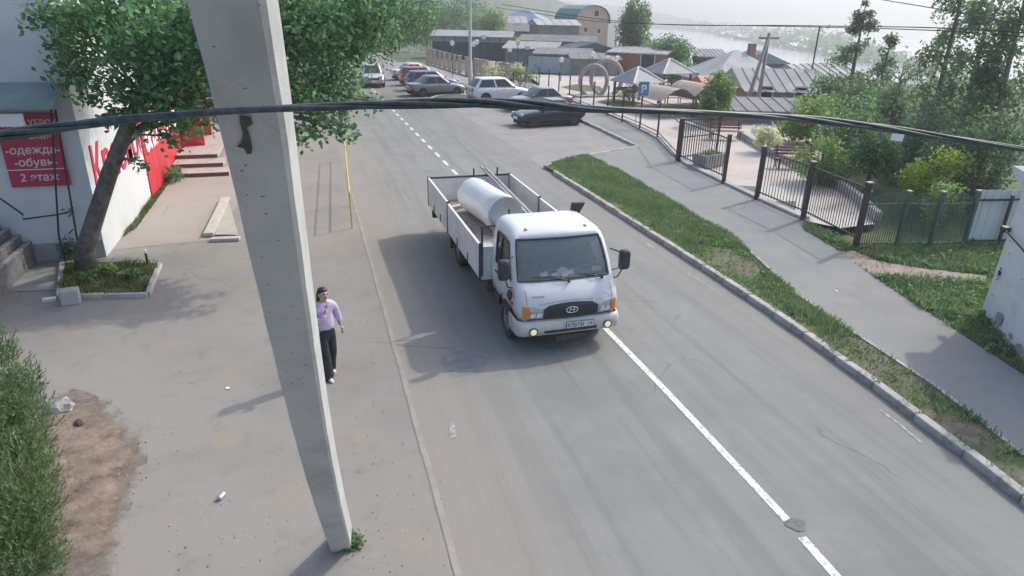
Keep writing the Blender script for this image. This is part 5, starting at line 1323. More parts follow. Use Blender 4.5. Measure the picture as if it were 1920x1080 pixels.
# long run of posts with thin rails up to the pillars
F3 = empty('park_fence', fp(1271,262), 0, 'long black post and rail fence along the far plaza edge', 'fence')
run = [fp(*q) for q in ((1268,301),(1232,260),(1199,243),(1166,229),(1138,217),(1112,207),(1088,198),(1067,190),(1047,182),(1028,176),(1010,170))]
for i, (a, b) in enumerate(zip(run, run[1:])): fence_panel(F3, a, b, 1.75, 1, (.10,.20,.90) if i < 3 else (.08,.16), posts=(i == 0, True), pw=.07)
# green arched fence and white sheet fence running right
P6, P7, P8 = fp(1680,462), fp(1742,463), fp(1806,460)
FG = empty('arched_fence', P5, 0, 'dark green fence of arched panels above the weedy bank', 'fence')
for i, (a, b) in enumerate(((P5, P6), (P6, P7), (P7, P8))): fence_panel(FG, a+Vector((.08 if i == 0 else 0,.04 if i == 0 else 0,0)), b, 1.55, 17, (.06,.78), arch=.28, mat=m_fgreen, posts=(i == 0, True), pw=.10)
ws_ = empty('sheet_fence', P8, 0, 'pale grey metal sheet fence on dark posts next to the pier', 'fence')
P9, P10 = fp(1868,457)-P8, fp(1930,452)-P8
m_shf = M('pale_sheet', (.55,.60,.62), .5, (.50,.545,.565), 2)
off = Vector((.12,.06,0))
for a, b in ((off, P9), (P9, P10)):
    a = Vector(a); b = Vector(b); n_ = 8
    for i in range(n_):
        q0 = a.lerp(b, i/n_); q1 = a.lerp(b, (i+1)/n_); k = .015*(i % 2)
        MB().bar(q0+Vector((0,.05+k,.80)), q1+Vector((0,.05+k,.80)), .008, 1.5).build('sheet_panel', m_shf, ws_)
    MB().bar(a+Vector((0,-.01,1.28)), b+Vector((0,-.01,1.28)), .03, .05).build('rail', m_fence, ws_); MB().bar(a+Vector((0,-.01,.10)), b+Vector((0,-.01,.10)), .03, .05).build('rail', m_fence, ws_)
    MB().box((b.x-.04,b.y-.08,-.1),(b.x+.04,b.y-.02,1.42)).build('post', m_fence, ws_)
# weedy bank, dirt path
bank = [walk_r[0], walk_r[1], walk_r[2], walk_r[3], walk_r[4], walk_r[5], walk_r[6], tuple(P4[:2]), tuple(P5[:2]), tuple(P6[:2]), tuple(P8[:2]), (P8.x+4, P8.y-.2), (19,7), (13.2,5.5)]
struct('weedy_bank', MB().sheet(bank, .108), m_turf)
path_px = [(1560,470),(1600,470),(1650,490),(1720,502),(1790,510),(1850,516),(1850,528),(1780,524),(1710,520),(1650,520),(1625,508),(1590,485)]
path = [tuple(G(*q, .112)[:2]) for q in path_px]
struct('dirt_path', MB().sheet(path, .1135), M('path_dirt', (.34,.28,.235), .95, (.25,.20,.165), 4, bump=.5, bsc=40))
def inpoly(q, P):
    P = np.array(P); ins = np.zeros(len(q), bool); j = len(P)-1
    for i in range(len(P)):
        ins ^= ((P[i,1] > q[:,1]) != (P[j,1] > q[:,1])) & (q[:,0] < (P[j,0]-P[i,0])*(q[:,1]-P[i,1])/(P[j,1]-P[i,1]+1e-12)+P[i,0]); j = i
    return ins
tag(blades('bank_grass', bank, 45000, .04, .16, .10, m_grass, lambda q: np.where(inpoly(q, path), .02, .9), w=.014), 'lush weeds and grass on the bank beside the footway', 'grass')
bankweeds = []
V = []
for i in range(260):
    while True:
        q = np.array([[random.uniform(11.5,18), random.uniform(6.5,15)]])
        if inpoly(q, bank)[0] and not inpoly(q, path)[0]: break
    V.append(leaf_cloud([(q[0,0], q[0,1], .17, .16, .16, .09)], 26, .10, .8))
o = foliage('bank_weeds', np.concatenate(V), L_mid, None); tag(o, 'broad leaved weeds spread over the bank by the pier', 'weeds', kind='stuff')

# whitewashed pier at the right edge
pb0 = G(1835, 592); pb1 = G(1912, 688)
dv = (pb1-pb0); dv.z = 0; ang = math.atan2(dv.y, dv.x)
m_wash = M('whitewash', (.62,.645,.645), .9, (.50,.52,.52), 2.2, c3=(.66,.675,.67), sc3=.5, bump=.35, bsc=25)
pier = empty('plastered_hut', pb0, ang, 'whitewashed plaster hut with peeling base and moulded cornice at the right edge', 'building')
Hh = HGT(pb0, 345)
wl_ = MB().loft([[(0,0,-.1),(3.1,0,-.1),(3.1,3.2,-.1),(0,3.2,-.1)], [(0.02,.02,.6),(3.1,.02,.6),(3.1,3.2,.6),(.02,3.2,.6)], [(.05,.05,Hh),(3.1,.05,Hh),(3.1,3.2,Hh),(.05,3.2,Hh)]]).build('wall', m_wash, pier, bevel=.02)
for z0, z1, e in ((Hh+.002,Hh+.10,.05),(Hh+.104,Hh+.20,.10),(Hh+.204,Hh+.32,.15)):
    MB().box((-e,-e,z0),(3.1,3.3,z1)).build('cornice', m_wash, pier, bevel=.012)
MB().add([(-.17,-.17,Hh+.325),(3.1,-.17,Hh+.325),(3.1,3.3,Hh+.325),(-.17,3.3,Hh+.325),(1.2,1.5,Hh+.7),(2.4,1.5,Hh+.7)], [(0,3,2,1),(0,1,5,4),(1,2,5),(2,3,4,5),(3,0,4)]).build('roof', M('hut_roof', (.30,.32,.33), .7), pier)
rr = random.Random(2)
brk = M('old_brick', (.28,.245,.225), .95, (.36,.33,.31), 9, bump=.7)
for i in range(16):
    x = rr.uniform(.02,2.8); z = rr.uniform(.0,.42)*(1-.1*x); r = rr.uniform(.05,.2)
    P = [(x+r*math.cos(a)*rr.uniform(.7,1.2), -.006+.02*max(0,(.6-z))*0-.004-.0007*i, z+r*.7*math.sin(a)*rr.uniform(.7,1.2)) for a in np.linspace(0,2*math.pi,10)[:-1]]
    P = [(px_, p_y+.03*max(0,pz_)/max(Hh,1), max(.01,pz_)) for px_, p_y, pz_ in P]
    if all(p[0] > .005 for p in P): MB().add(P, [tuple(range(9))]).build('bare_patch', brk, pier)
for i in range(8):
    x = rr.uniform(.1,2.2); z = rr.uniform(.6,2.2); MB().box((x,-.004+.02,z),(x+rr.uniform(.01,.12),.03,z+rr.uniform(.008,.02))).build('crack', M('crack_grey', (.25,.255,.255), .95), pier)
gx, gz = .25, HGT(pb0, 495)-.1
gm = MB()
for k, ((a, b), (c, d)) in enumerate((((0,0),(.10,.03)),((.02,.06),(.02,-.04)),((.06,.07),(.07,-.05)),((.10,.05),(.13,-.02)),((0,-.09),(.06,-.07)),((.08,-.10),(.13,-.09)),((.02,-.14),(.05,-.15)),((.03,.12),(.09,.10)))):
    gm.bar((gx+a,.008,gz+b),(gx+c,.008,gz+d),.012,.018,(0,1,0))
gm.build('graffiti_mark', m_black, pier)
ck = Vector((.05,-.06,HGT(pb0,428)))
cl2 = MB().box((ck.x-.10,ck.y-.05,ck.z-.06),(ck.x+.10,ck.y+.09,ck.z+.05)).build('cable_clamp', m_black, pier, bevel=.02)
MB().tube([ck, ck+Vector((1,-.02,-.07)), ck+Vector((3,-.03,-.25))], .018, 6).build('wall_cable', m_black, cl2)

# ---- plaza furniture
m_slat = M('bench_slat', (.33,.16,.125), .7, (.25,.12,.10), 9)
def bench(px, py, rz, label):
    p = G(px, py, .1); t = empty('park_bench', (p.x, p.y, .1), rz, label, 'bench', 'park benches')
    for i in range(4): MB().box((-.85,-.22+.12*i,.42),(.85,-.12+.12*i,.45)).build('seat_slat', m_slat, t)
    for i in range(3): MB().box((-.85,.27+.035*i,.52+.12*i),(.85,.30+.035*i,.61+.12*i)).build('back_slat', m_slat, t)
    for s in (-.7,.7):
        MB().tube([(s,-.22,0),(s,-.22,.41),(s,.22,.41),(s,.38,.92)], .03, 6).build('leg', m_fence, t); MB().tube([(s,.25,.41),(s,.22,0)], .03, 6).build('leg', m_fence, t)
bench(1488,316,rad(-20),'red slatted bench under the shrubs right of the entrance'); bench(1358,262,rad(-20),'red slatted bench left of the white flowering bush'); bench(1255,195,rad(-10),'slatted bench before the far pavilion')
def bush(px, py, r, h, label, mat, n=900, size=.12, z=.1, cat='bush', name='shrub'):
    p = G(px, py, z); t = empty(name, (p.x,p.y,z), 0, label, cat)
    foliage('foliage', leaf_cloud(blob_clumps((0,0,h*.55),(r,r,h*.5),7,seed=int(px)), n, size), mat, t)
    mb = MB()
    for k in range(5): a = k*1.26; mb.tube([(0,0,0),(.5*r*math.cos(a),.5*r*math.sin(a),h*.6)], [.03,.012], 5)
    mb.build('stems', m_bark2, t); return t
bush(1432,285,.75,1.25,'white flowering bush behind the entrance gap', L_bloom, 1300)
bush(1180,190,.9,1.6,'pink blossoming bush left of the nearer pavilion', L_pinkb, 1000, .14)
bush(1195,135,1.5,2.4,'pink blossoming shrub before the small brick house', L_pinkb, 900, .2)
bush(955,158,2.2,2.2,'pale flowering bush at the end of the pillar fence', L_bloom, 1500, .2)
bush(975,160,1.3,1.6,'green shrub right of the pale flowering bush', L_mid, 700, .16)
bush(1748,400,.95,1.9,'bright yellow green bush behind the arched fence', L_yellow, 2600, .12)
bush(1755,352+70,.7,1.4,'yellow tipped sapling behind the arched fence', L_light, 900, .11)
o = empty('concrete_planter', G(1328,312,.1), rad(20), 'grey concrete planter box behind the left fence panel', 'planter')
MB().loft([[(-.6,-.3,0),(.6,-.3,0),(.6,.3,0),(-.6,.3,0)],[(-.68,-.36,.55),(.68,-.36,.55),(.68,.36,.55),(-.68,.36,.55)],[(-.6,-.3,.55),(.6,-.3,.55),(.6,.3,.55),(-.6,.3,.55)],[(-.58,-.28,.45),(.58,-.28,.45),(.58,.28,.45),(-.58,.28,.45)]]).build('tub', m_conc, o, bevel=.015)
foliage('foliage', leaf_cloud([(0,0,.55,.5,.24,.12)], 250, .09), L_mid, o)
# two dark flat patches laid on the paving by the entrance
struct('entrance_patch', MB().sheet([tuple(G(*q,.1)[:2]) for q in ((1375,347),(1420,350),(1418,372),(1400,362))], .1045), M('patch_dark', (.12,.115,.11), .9))
struct('pavement_patch', MB().sheet([tuple(G(*q,.1)[:2]) for q in ((1445,378),(1493,377),(1490,404),(1470,392))], .1045), M('patch_dark', (.12,.115,.11), .9))
# retaining kerb behind plaza
rk = empty('plaza_border', G(1500,300,.1), 0, 'pale concrete border along the planted edge of the plaza', 'kerb')
for a, b in along([tuple(G(*q,.1)[:2]) for q in ((1385,255),(1430,283),(1500,318),(1560,345),(1605,375),(1645,415))], 1.2):
    dv = b-a; o = MB().box((.01,-.1,0),(dv.length-.01,.1,.3)).build('border_block', m_conc, rk, bevel=.015); o.location = (a.x-rk.location.x, a.y-rk.location.y, 0); o.rotation_euler = (0,0,math.atan2(dv.y,dv.x))

# wedding-ring sculpture: two crossing hoops
rp = G(1125,180,.1); rings_ = empty('ring_sculpture', rp, 0, 'pair of tall interlocked ring hoops standing on the plaza', 'sculpture')
m_ring = M('ring_tan', (.40,.345,.305), .6, (.34,.29,.255), 3)
def hoop(cx_, cy_, R_, tilt, flatr):
    P = [(cx_+R_*math.cos(a)*math.cos(tilt), cy_+R_*math.cos(a)*math.sin(tilt), R_*1.05+R_*1.12*math.sin(a)) for a in np.linspace(-rad(90), rad(270), 41)]
    return MB().tube(P, .16, 10, cap=False)
hs = HGT(rp, 116)/2.17
hoop(-.6,0,hs*.86,rad(-12),0).build('hoop', m_ring, rings_, smooth=True); hoop(.6,.35,hs,rad(-12),0).build('hoop', m_ring, rings_, smooth=True)
MB().box((-2.2,-.8,0),(2.6,1.2,.12)).build('base', m_conc, rings_, bevel=.02)
struct('plaza_lawn', MB().sheet([tuple(G(*q,.1)[:2]) for q in ((1050,163),(1085,172),(1135,172),(1125,162),(1080,158))], .105), m_turf)
struct('plaza_lawn', MB().sheet([tuple(G(*q,.1)[:2]) for q in ((1118,190),(1150,200),(1215,206),(1200,192),(1150,184))], .105), m_turf)
# pavilions with slatted hip roofs
m_pr = M('pavilion_roof', (.34,.345,.345), .6, (.28,.285,.285), 4)
def pavilion(px, py, wpx, top, label, rz=.2):
    p = G(px, py, .1); D = PROJ(p)[2]; w = wpx*D/FOC/2; t = empty('pavilion', (p.x,p.y,.1), rz, label, 'pavilion')
    hp = HGT(p, top)-.1; eh = hp*.62; n_ = 7
    for k in range(4):
        T = Matrix.Rotation(k*math.pi/2,4,'Z')
        for i in range(n_):
            a0 = i/n_; a1 = (i+1)/n_; z0 = eh+(hp-eh)*a0; z1 = eh+(hp-eh)*a1; r0_ = w*(1-a0*.96); r1_ = w*(1-a1*.96)
            MB().add([T @ Vector(v) for v in ((-r0_,-r0_,z0),(r0_,-r0_,z0),(r1_,-r1_,z1+.05),(-r1_,-r1_,z1+.05),(-r0_,-r0_,z0-.05),(r0_,-r0_,z0-.05))], [(0,1,2,3),(0,4,5,1)]).build('roof_strip', m_pr, t)
        MB().bar(T @ Vector((-w,-w,eh+.03)), T @ Vector((-.03*w,-.03*w,hp+.1)), .12, .08).build('hip_cap', m_whitelet, t)
        MB().box(*(lambda v: ((v.x-.07,v.y-.07,0),(v.x+.07,v.y+.07,eh)))(T @ Vector((-w*.82,-w*.82,0)))).build('post', m_fgreen, t)
        MB().bar(T @ Vector((-w*.82,-w*.82,.9)), T @ Vector((w*.82,-w*.82,.9)), .05, .12).build('rail', m_fgreen, t)
    return t
pavilion(1192,192,72,128,'nearer open pavilion with grey slatted hip roof'); pavilion(1250,172,70,112,'farther open pavilion with slatted hip roof behind',.1)
# parking sign
sp0 = G(1200,238,.1)
sg = empty('parking_sign', sp0, 0, 'blue parking sign on a thin post at the fence', 'sign')
MB().tube([(0,0,0),(0,0,HGT(sp0,158))], .025, 6).build('post', m_steel, sg)
zc = HGT(sp0,170); f_ = (EYE-sp0); az_ = math.atan2(f_.x, -f_.y)
bd = MB().box((-.30,-.02,-.38),(.30,.02,.38)).build('board', M('sign_blue', (.10,.19,.38), .6), sg, bevel=.01); bd.location = (0,-.04,zc)
me = text_mesh('Р', .52, extrude=.002, align='CENTER', bold=.02); me.transform(Matrix.Translation((0,-.0245,-.18)) @ Matrix.Rotation(rad(90),4,'X')); me.materials.clear(); me.materials.append(m_whitelet); put('letter', me, bd)
sp1 = G(1190,243,.1); o = MB().tube([(0,0,0),(0,0,1.3)], .02, 5).build('marker_post', m_steel); o.location = sp1; tag(o, 'thin grey marker post on the footway near the parking bay', 'post')
# playground canopy: tan awning structure
pg = empty('play_tent', G(1290,212,.1), .1, 'low tan play tent with striped awning beyond the fence', 'tent')
m_tan = M('tan_canvas', (.42,.36,.29), .8, (.33,.28,.225), 3)
for i, (x0, x1, z0, z1) in enumerate(((-3.2,-.6,1.0,1.7),(-.8,1.6,1.2,1.9),(1.4,3.4,1.0,1.7))):
    P = [[(x0+(x1-x0)*t, y_, z0+(z1-z0)*math.sin(math.pi*t)) for y_ in (-1.6,0,1.6)] for t in np.linspace(0,1,7)]
    MB().loft(P, closed=False, cap=False).build('awning', m_tan, pg, smooth=True)
    for x in (x0, x1):
        for y_ in (-1.5,1.5): MB().tube([(x,y_,0),(x,y_,z0+.05)], .04, 6).build('post', M('brown_post', (.16,.10,.075), .8), pg)
    MB().box((x0+.2,-1.45,.0),(x1-.2,1.45,.45)).build('platform', M('tan_boards', (.38,.33,.28), .85, (.30,.25,.21), 3), pg)
o = empty('orange_kiosk', G(1322,182,.1), .2, 'orange and pink toy kiosk behind the play tent', 'kiosk')
MB().box((-.9,-.6,0),(.9,.6,1.1)).build('cabin', M('kiosk_orange', (.55,.20,.09), .6), o, bevel=.02); MB().add([(-1.05,-.75,1.1),(1.05,-.75,1.1),(1.05,.75,1.1),(-1.05,.75,1.1),(-1.05,0,1.6),(1.05,0,1.6)], [(0,1,5,4),(2,3,4,5),(1,2,5),(3,0,4),(0,3,2,1)]).build('roof', M('kiosk_roof', (.40,.12,.09), .6), o)
MB().box((-.5,-.61,.2),(.0,-.602,.9)).build('door', m_slat, o)

# row of brick pillars with rails, and lamp post
pf = empty('pillar_fence', G(952,160), 0, 'row of tan brick pillars with low rails along the park', 'fence')
m_pil = M('tan_brick', (.50,.40,.33), .9, (.42,.33,.27), 4); 
ppx = [(802,121),(808,123),(816,125),(825,128),(834,131),(843,134),(852,137),(862,140),(876,144),(893,148),(902,150),(911,152),(923,155),(937,157),(951,160)]
pr0 = None
for px, py in ppx:
    p = G(px, py, .05)-pf.location; h = 1.75
    pl_ = MB().box((p.x-.17,p.y-.17,-.05),(p.x+.17,p.y+.17,h)).build('pillar', m_pil, pf, bevel=.015); MB().box((p.x-.23,p.y-.23,h+.002),(p.x+.23,p.y+.23,h+.09)).build('cap', m_conc, pl_)
    for zc_ in (.35,.7,1.05,1.4): MB().box((p.x-.175,p.y-.175,zc_),(p.x+.175,p.y+.175,zc_+.025)).build('mortar_course', M('mortar', (.33,.29,.25), .9), pl_)
    if pr0 is not None:
        for z in (.3,1.2): MB().bar(pr0+Vector((0,0,z)), p+Vector((0,0,z)), .04, .05).build('rail', m_fence, pf)
        MB().bar(pr0+Vector((0,0,.08)), p+Vector((0,0,.08)), .2, .16).build('plinth', m_conc, pf)
    pr0 = p
lo_ = G(882,188); lampp = empty('lamp_post', lo_, 0, 'tall pale grey street lamp post by the parked white crossover', 'lamp post')
MB().lathe([(.17,0),(.16,.3),(.13,2.5),(.115,2.55),(.10,6),(.085,8.6)], 12).build('shaft', M('lamp_grey', (.50,.53,.52), .5, (.44,.46,.455), 3), lampp, smooth=True)
MB().tube([(0,0,8.5),(-.5,-.5,9.0),(-1.6,-.9,9.1)], .05, 8).build('arm', m_steel, lampp); MB().box((-2.2,-1.15,9.02),(-1.5,-.75,9.18)).build('lamp_head', m_steel, lampp, bevel=.04)
MB().lathe([(.30,0),(.28,.25),(.18,.3)], 12).build('base_collar', m_conc, lampp)
struct('green_island', MB().sheet([tuple(G(*q)[:2]) for q in ((806,189),(830,192),(880,190),(884,182),(850,180),(815,183))], .10), m_turf)
ik = empty('island_kerb', G(845,186), 0); ik['kind'] = 'structure'
for a, b in along([tuple(G(*q)[:2]) for q in ((806,189),(830,192.5),(882,191),(886,182),(850,179.5),(815,182.5),(806,189))], 1.2):
    dv = b-a; o = MB().box((.01,-.08,-.05),(dv.length-.01,.08,.14)).build('kerb_stone', m_kerb, ik); o.location = (a.x-ik.location.x, a.y-ik.location.y, 0); o.rotation_euler = (0,0,math.atan2(dv.y,dv.x))
# low metal gate at the end of the pillars
lg = empty('low_gate', G(985,165), 0, 'low black metal gate between pillars and plaza fence', 'gate'); 
fence_panel(lg, G(962,163,.05), G(984,167,.05), 1.25, 7, (.1,.5,.95), pw=.06); fence_panel(lg, G(984,167,.05), G(1006,170,.05), 1.1, 7, (.1,.95), posts=(False,True), pw=.06)
# white park lanterns
m_lant = M('lantern_white', (.82,.82,.80), .4)
lant = [(848,81,62),(888,83,58),(894,79,66),(956,93,60),(907,69,80),(971,80,75),(989,89,72),(1053,112,60),(1112,101,62),(1139,109,60),(1157,109,64),(1350,145,40),(1156,49,90)]
names_ = ['leftmost small white park lantern, beyond the pillar row', 'white lantern just left of the lamp post', 'white lantern just right of the lamp post top collar', 'white lantern over the pale flowering bush', 'white lantern before the long grey shed', 'white lantern at the right end of the long grey shed', 'white lantern at the left end of the dark sheds', 'white lantern above the white board fence', 'white lantern left of the ring hoops', 'white lantern above the ring hoops', 'white lantern right above the ring hoops', 'white lantern in front of the narrow leafy tree', 'white lantern by the orange gambrel house']
for (px, py, D), nm in zip(lant, names_):
    p = AT(px, py, D); t = empty('park_lantern', (p.x, p.y, 0), 0, nm, 'lantern', 'white park lanterns'); s = D/FOC*5.2
    MB().tube([(0,0,min(0, terr(p.x,p.y))),(0,0,p.z)], .045, 6).build('post', M('lantern_post', (.09,.11,.11), .6), t)
    MB().loft([[(-s*.7*k,-s*.7*k,z),(s*.7*k,-s*.7*k,z),(s*.7*k,s*.7*k,z),(-s*.7*k,s*.7*k,z)] for z, k in ((p.z-s*.8,.7),(p.z+s*.5,1.1))]).build('lantern_box', m_lant, t); MB().loft([[(-s*.8,-s*.8,p.z+s*.52),(s*.8,-s*.8,p.z+s*.52),(s*.8,s*.8,p.z+s*.52),(-s*.8,s*.8,p.z+s*.52)],[(-.02,-.02,p.z+s),(.02,-.02,p.z+s),(.02,.02,p.z+s),(-.02,.02,p.z+s)]]).build('cap', m_steel, t)

# taller weed tufts on the verge, too many to count
V = []; rr = random.Random(31); vp = [tuple(p) for p in verge_poly]
while len(V) < 150:
    q = np.array([[rr.uniform(8.9,12.5), rr.uniform(3.5,25.5)]])
    if inpoly(q, vp)[0]: V.append(leaf_cloud([(q[0,0], q[0,1], .15, rr.uniform(.05,.15), rr.uniform(.05,.15), .07)], rr.randrange(8,26), .065, .6))
o = foliage('verge_weeds', np.concatenate(V), L_light, None); tag(o, 'broad leaved weed tufts scattered through the roadside verge', 'weeds', kind='stuff')
rr = random.Random(77); sm = MB()
for i in range(900):
    y_ = rr.uniform(3.5,26); kx = np.interp(y_, [p[1] for p in kerb_line], [p[0] for p in kerb_line])-.09; x_ = kx-abs(rr.gauss(0,.16)); s_ = rr.uniform(.004,.014)
    sm.add([(x_+s_*rr.uniform(.5,1.2)*a, y_+s_*rr.uniform(.5,1.2)*b, .004+s_*c) for a, b, c in ((1,0,0),(0,1,0),(-1,0,0),(0,-1,0),(.1,.1,.7))], [(0,1,4),(1,2,4),(2,3,4),(3,0,4)])
tag(sm.build('gutter_grit', M('grit2', (.24,.215,.18), .95, (.15,.13,.11), 3)), 'sand and grit swept against the raised kerb', 'gravel', kind='stuff')
# ================================================================== houses beyond the plaza
def house(name, label, c, w, d, eave, ridge, rz, wall, roof, kind='gable', wins=(), z0=0.0, over=.35, cat='house', chimney=False, door=None, steps_=None):
    """c: ground point of the centre; w along local x (the front faces -y); wins: (side, u, z, ww, wh)"""
    t = empty(name, (c[0], c[1], z0), rz, label, cat)
    MB().box((-w/2,-d/2,-1.5),(w/2,d/2,eave)).build('wall', wall, t)
    W2, D2 = w/2+over, d/2+over; e = eave-.05
    rf = MB()
    if kind == 'gable':                         # ridge along x
        rf.add([(-W2,-D2,e),(W2,-D2,e),(W2,D2,e),(-W2,D2,e),(-W2,0,ridge),(W2,0,ridge)], [(0,1,5,4),(2,3,4,5),(0,3,2,1),(1,2,5),(3,0,4)])
    elif kind == 'gabley':                      # ridge along y, gable to the front
        rf.add([(-W2,-D2,e),(W2,-D2,e),(W2,D2,e),(-W2,D2,e),(0,-D2,ridge),(0,D2,ridge)], [(0,4,5,3),(1,2,5,4),(0,1,4),(2,3,5),(0,3,2,1)])
    elif kind == 'hip':
        k = min(W2, D2)*.95
        rf.add([(-W2,-D2,e),(W2,-D2,e),(W2,D2,e),(-W2,D2,e),(-W2+k,0,ridge),(W2-k,0,ridge)], [(0,1,5,4),(2,3,4,5),(1,2,5),(3,0,4),(0,3,2,1)])
    elif kind == 'shed':
        rf.add([(-W2,-D2,e),(W2,-D2,e),(W2,D2,ridge),(-W2,D2,ridge),(-W2,-D2,e+.12),(W2,-D2,e+.12),(W2,D2,ridge+.12),(-W2,D2,ridge+.12)], [(0,3,2,1),(4,5,6,7),(0,1,5,4),(1,2,6,5),(2,3,7,6),(3,0,4,7)])
    elif kind == 'gambrel':                     # ridge along y, curved gable to the front
        prof = [(-W2, e), (-W2*.93, e+(ridge-e)*.45), (-W2*.70, e+(ridge-e)*.78), (-W2*.35, e+(ridge-e)*.95), (0, ridge), (W2*.35, e+(ridge-e)*.95), (W2*.70, e+(ridge-e)*.78), (W2*.93, e+(ridge-e)*.45), (W2, e)]
        n = len(prof); V = [(x,-D2,z) for x, z in prof]+[(x,D2,z) for x, z in prof]
        rf.add(V, [(i,i+1,n+i+1,n+i) for i in range(n-1)]); gb = MB().prism([(x*.95,z-.05) for x, z in prof], -d/2-.01, -d/2+.05, 'y'); gb.build('gable_wall', wall, t)
    r_ = rf.build('roof', roof, t)
    nrib = 8 if cat == 'house' else 5
    for i in range(nrib+1):                     # standing seams of the sheet roofing
        u = -1+2*i/nrib
        if kind == 'gable': MB().bar((u*W2*.99,-D2,e+.03),(u*W2*.99,0,ridge+.03),.07,.05).build('roof_seam', roof, r_)
        elif kind == 'shed': MB().bar((u*W2*.99,-D2,e+.14),(u*W2*.99,D2,ridge+.14),.07,.05).build('roof_seam', roof, r_)
        elif kind == 'gabley':
            for s_ in (-1,1): MB().bar((s_*W2,u*D2*.99,e+.03),(0,u*D2*.99,ridge+.03),.07,.05).build('roof_seam', roof, r_)
    if chimney: MB().box((w*.2-.25,-.25,ridge-.8),(w*.2+.25,.25,ridge+.5)).build('chimney', M('chimney_brick', (.30,.17,.13), .9), r_)
    for s, u, z, ww, wh in wins:
        if s == 'f': lo, hi = (u-ww/2,-d/2-.03,z),(u+ww/2,-d/2+.02,z+wh); pl_, ph = (u-ww/2+.1,-d/2-.035,z+.1),(u+ww/2-.1,-d/2-.031,z+wh-.1)
        elif s == 'l': lo, hi = (-w/2-.03,u-ww/2,z),(-w/2+.02,u+ww/2,z+wh); pl_, ph = (-w/2-.035,u-ww/2+.1,z+.1),(-w/2-.031,u+ww/2-.1,z+wh-.1)
        wn_ = MB().box(lo, hi).build('window', M('window_white', (.62,.62,.60), .5), t); MB().box(pl_, ph).build('pane', g_car, wn_)
    if door: MB().box((door-.45,-d/2-.03,0),(door+.45,-d/2+.02,2.0)).build('door', M('door_brown', (.18,.11,.08), .7), t)
    return t
def mats(c, c2=None, sc=2.0): return c
m_pinkw = M('pink_wall', (.50,.33,.34), .9, (.44,.29,.30), 2); m_greyboard = M('grey_boards', (.24,.235,.235), .9, (.17,.168,.17), 2, c3=(.28,.26,.245), sc3=.6); m_brickw = M('brick_wall', (.34,.155,.13), .9, (.27,.12,.10), 3)
m_slate = M('slate_roof', (.30,.30,.30), .8, (.22,.22,.225), 1.0, c3=(.36,.34,.32), sc3=.5); m_slate2 = M('dark_roof', (.19,.195,.205), .8, (.13,.135,.145), 0.8, c3=(.23,.215,.205), sc3=.5); m_rooflight = M('pale_roof', (.42,.415,.40), .7, (.34,.335,.325), 1.0)
m_blueroof = M('blue_roof', (.20,.25,.36), .6, (.17,.21,.31), 1); m_greenroof = M('green_roof', (.10,.24,.22), .6, (.085,.20,.185), 1); m_orangew = M('orange_wall', (.68,.47,.38), .85, (.60,.40,.32), 1.5)
def ctr(px, D): p = AT(px, 20, D); return (p.x, p.y)
def zat(px, py, D): return AT(px, py, D).z
face = lambda px, D: math.atan2(ctr(px,D)[1], ctr(px,D)[0])-math.pi/2      # turned to face the camera
# pink house with pale hip roof
D = 52; c = ctr(1392, D); z0 = -.5
house('pink_house', 'pink rendered house with pale grey hip roof', c, 6.2, 6.5, zat(1392,150,D)-z0, zat(1392,93,D+2)-z0, face(1392,D)+.45, m_pinkw, m_rooflight, 'hip', [('f',-1.5,.9,1.0,1.3),('f',1.3,.9,1.0,1.3),('l',0,.9,1.0,1.3)], z0, .5, chimney=True)
D = 68; house('outbuilding', 'small grey outbuilding with dark shed roof behind the pink house', ctr(1340,D), 2.6, 2.4, zat(1340,108,D)+1, zat(1340,97,D)+1, face(1340,D)+.3, m_greyboard, m_slate, 'shed', z0=-1)
D = 64; house('white_cottage', 'small pale roofed cottage right of the pink house roof', ctr(1432,D), 4.5, 4, zat(1432,118,D)+1, zat(1432,97,D)+1, face(1432,D)+.3, m_greyboard, m_rooflight, 'gabley', z0=-1)
# grey timber house
D = 46; c = ctr(1468, D)
house('timber_house', 'weathered grey timber house with slate gable roof', c, 5.2, 6, zat(1468,168,D)+.6, zat(1468,132,D)+.6, face(1468,D)+.35, m_greyboard, m_slate, 'gable', [('f',-1.3,1.0,.9,1.2),('f',1.0,1.0,.9,1.2)], -.6, .4)
D = 50; house('timber_barn', 'long dark timber barn with sunlit pale roof side', ctr(1545,D), 5.0, 7, zat(1545,160,D)+.8, zat(1545,122,D)+.8, face(1545,D)-.5, m_greyboard, m_slate, 'gabley', z0=-.8, over=.4)
D = 38; house('lean_to', 'low lean-to shed below the timber house', ctr(1440,D), 5.5, 2.5, zat(1440,214,D)+.6, zat(1440,200,D)+.6, face(1440,D)+.3, m_greyboard, m_slate2, 'shed', z0=-.6)
# brick house
D = 68; house('brick_cottage', 'small red brick cottage with flat grey roof behind the blossoms', ctr(1210,D), 5.6, 5, zat(1210,100,D), zat(1210,94,D), face(1210,D)-.2, m_brickw, m_slate, 'shed', [('f',1.2,.7,1.5,1.6)], 0, .3)
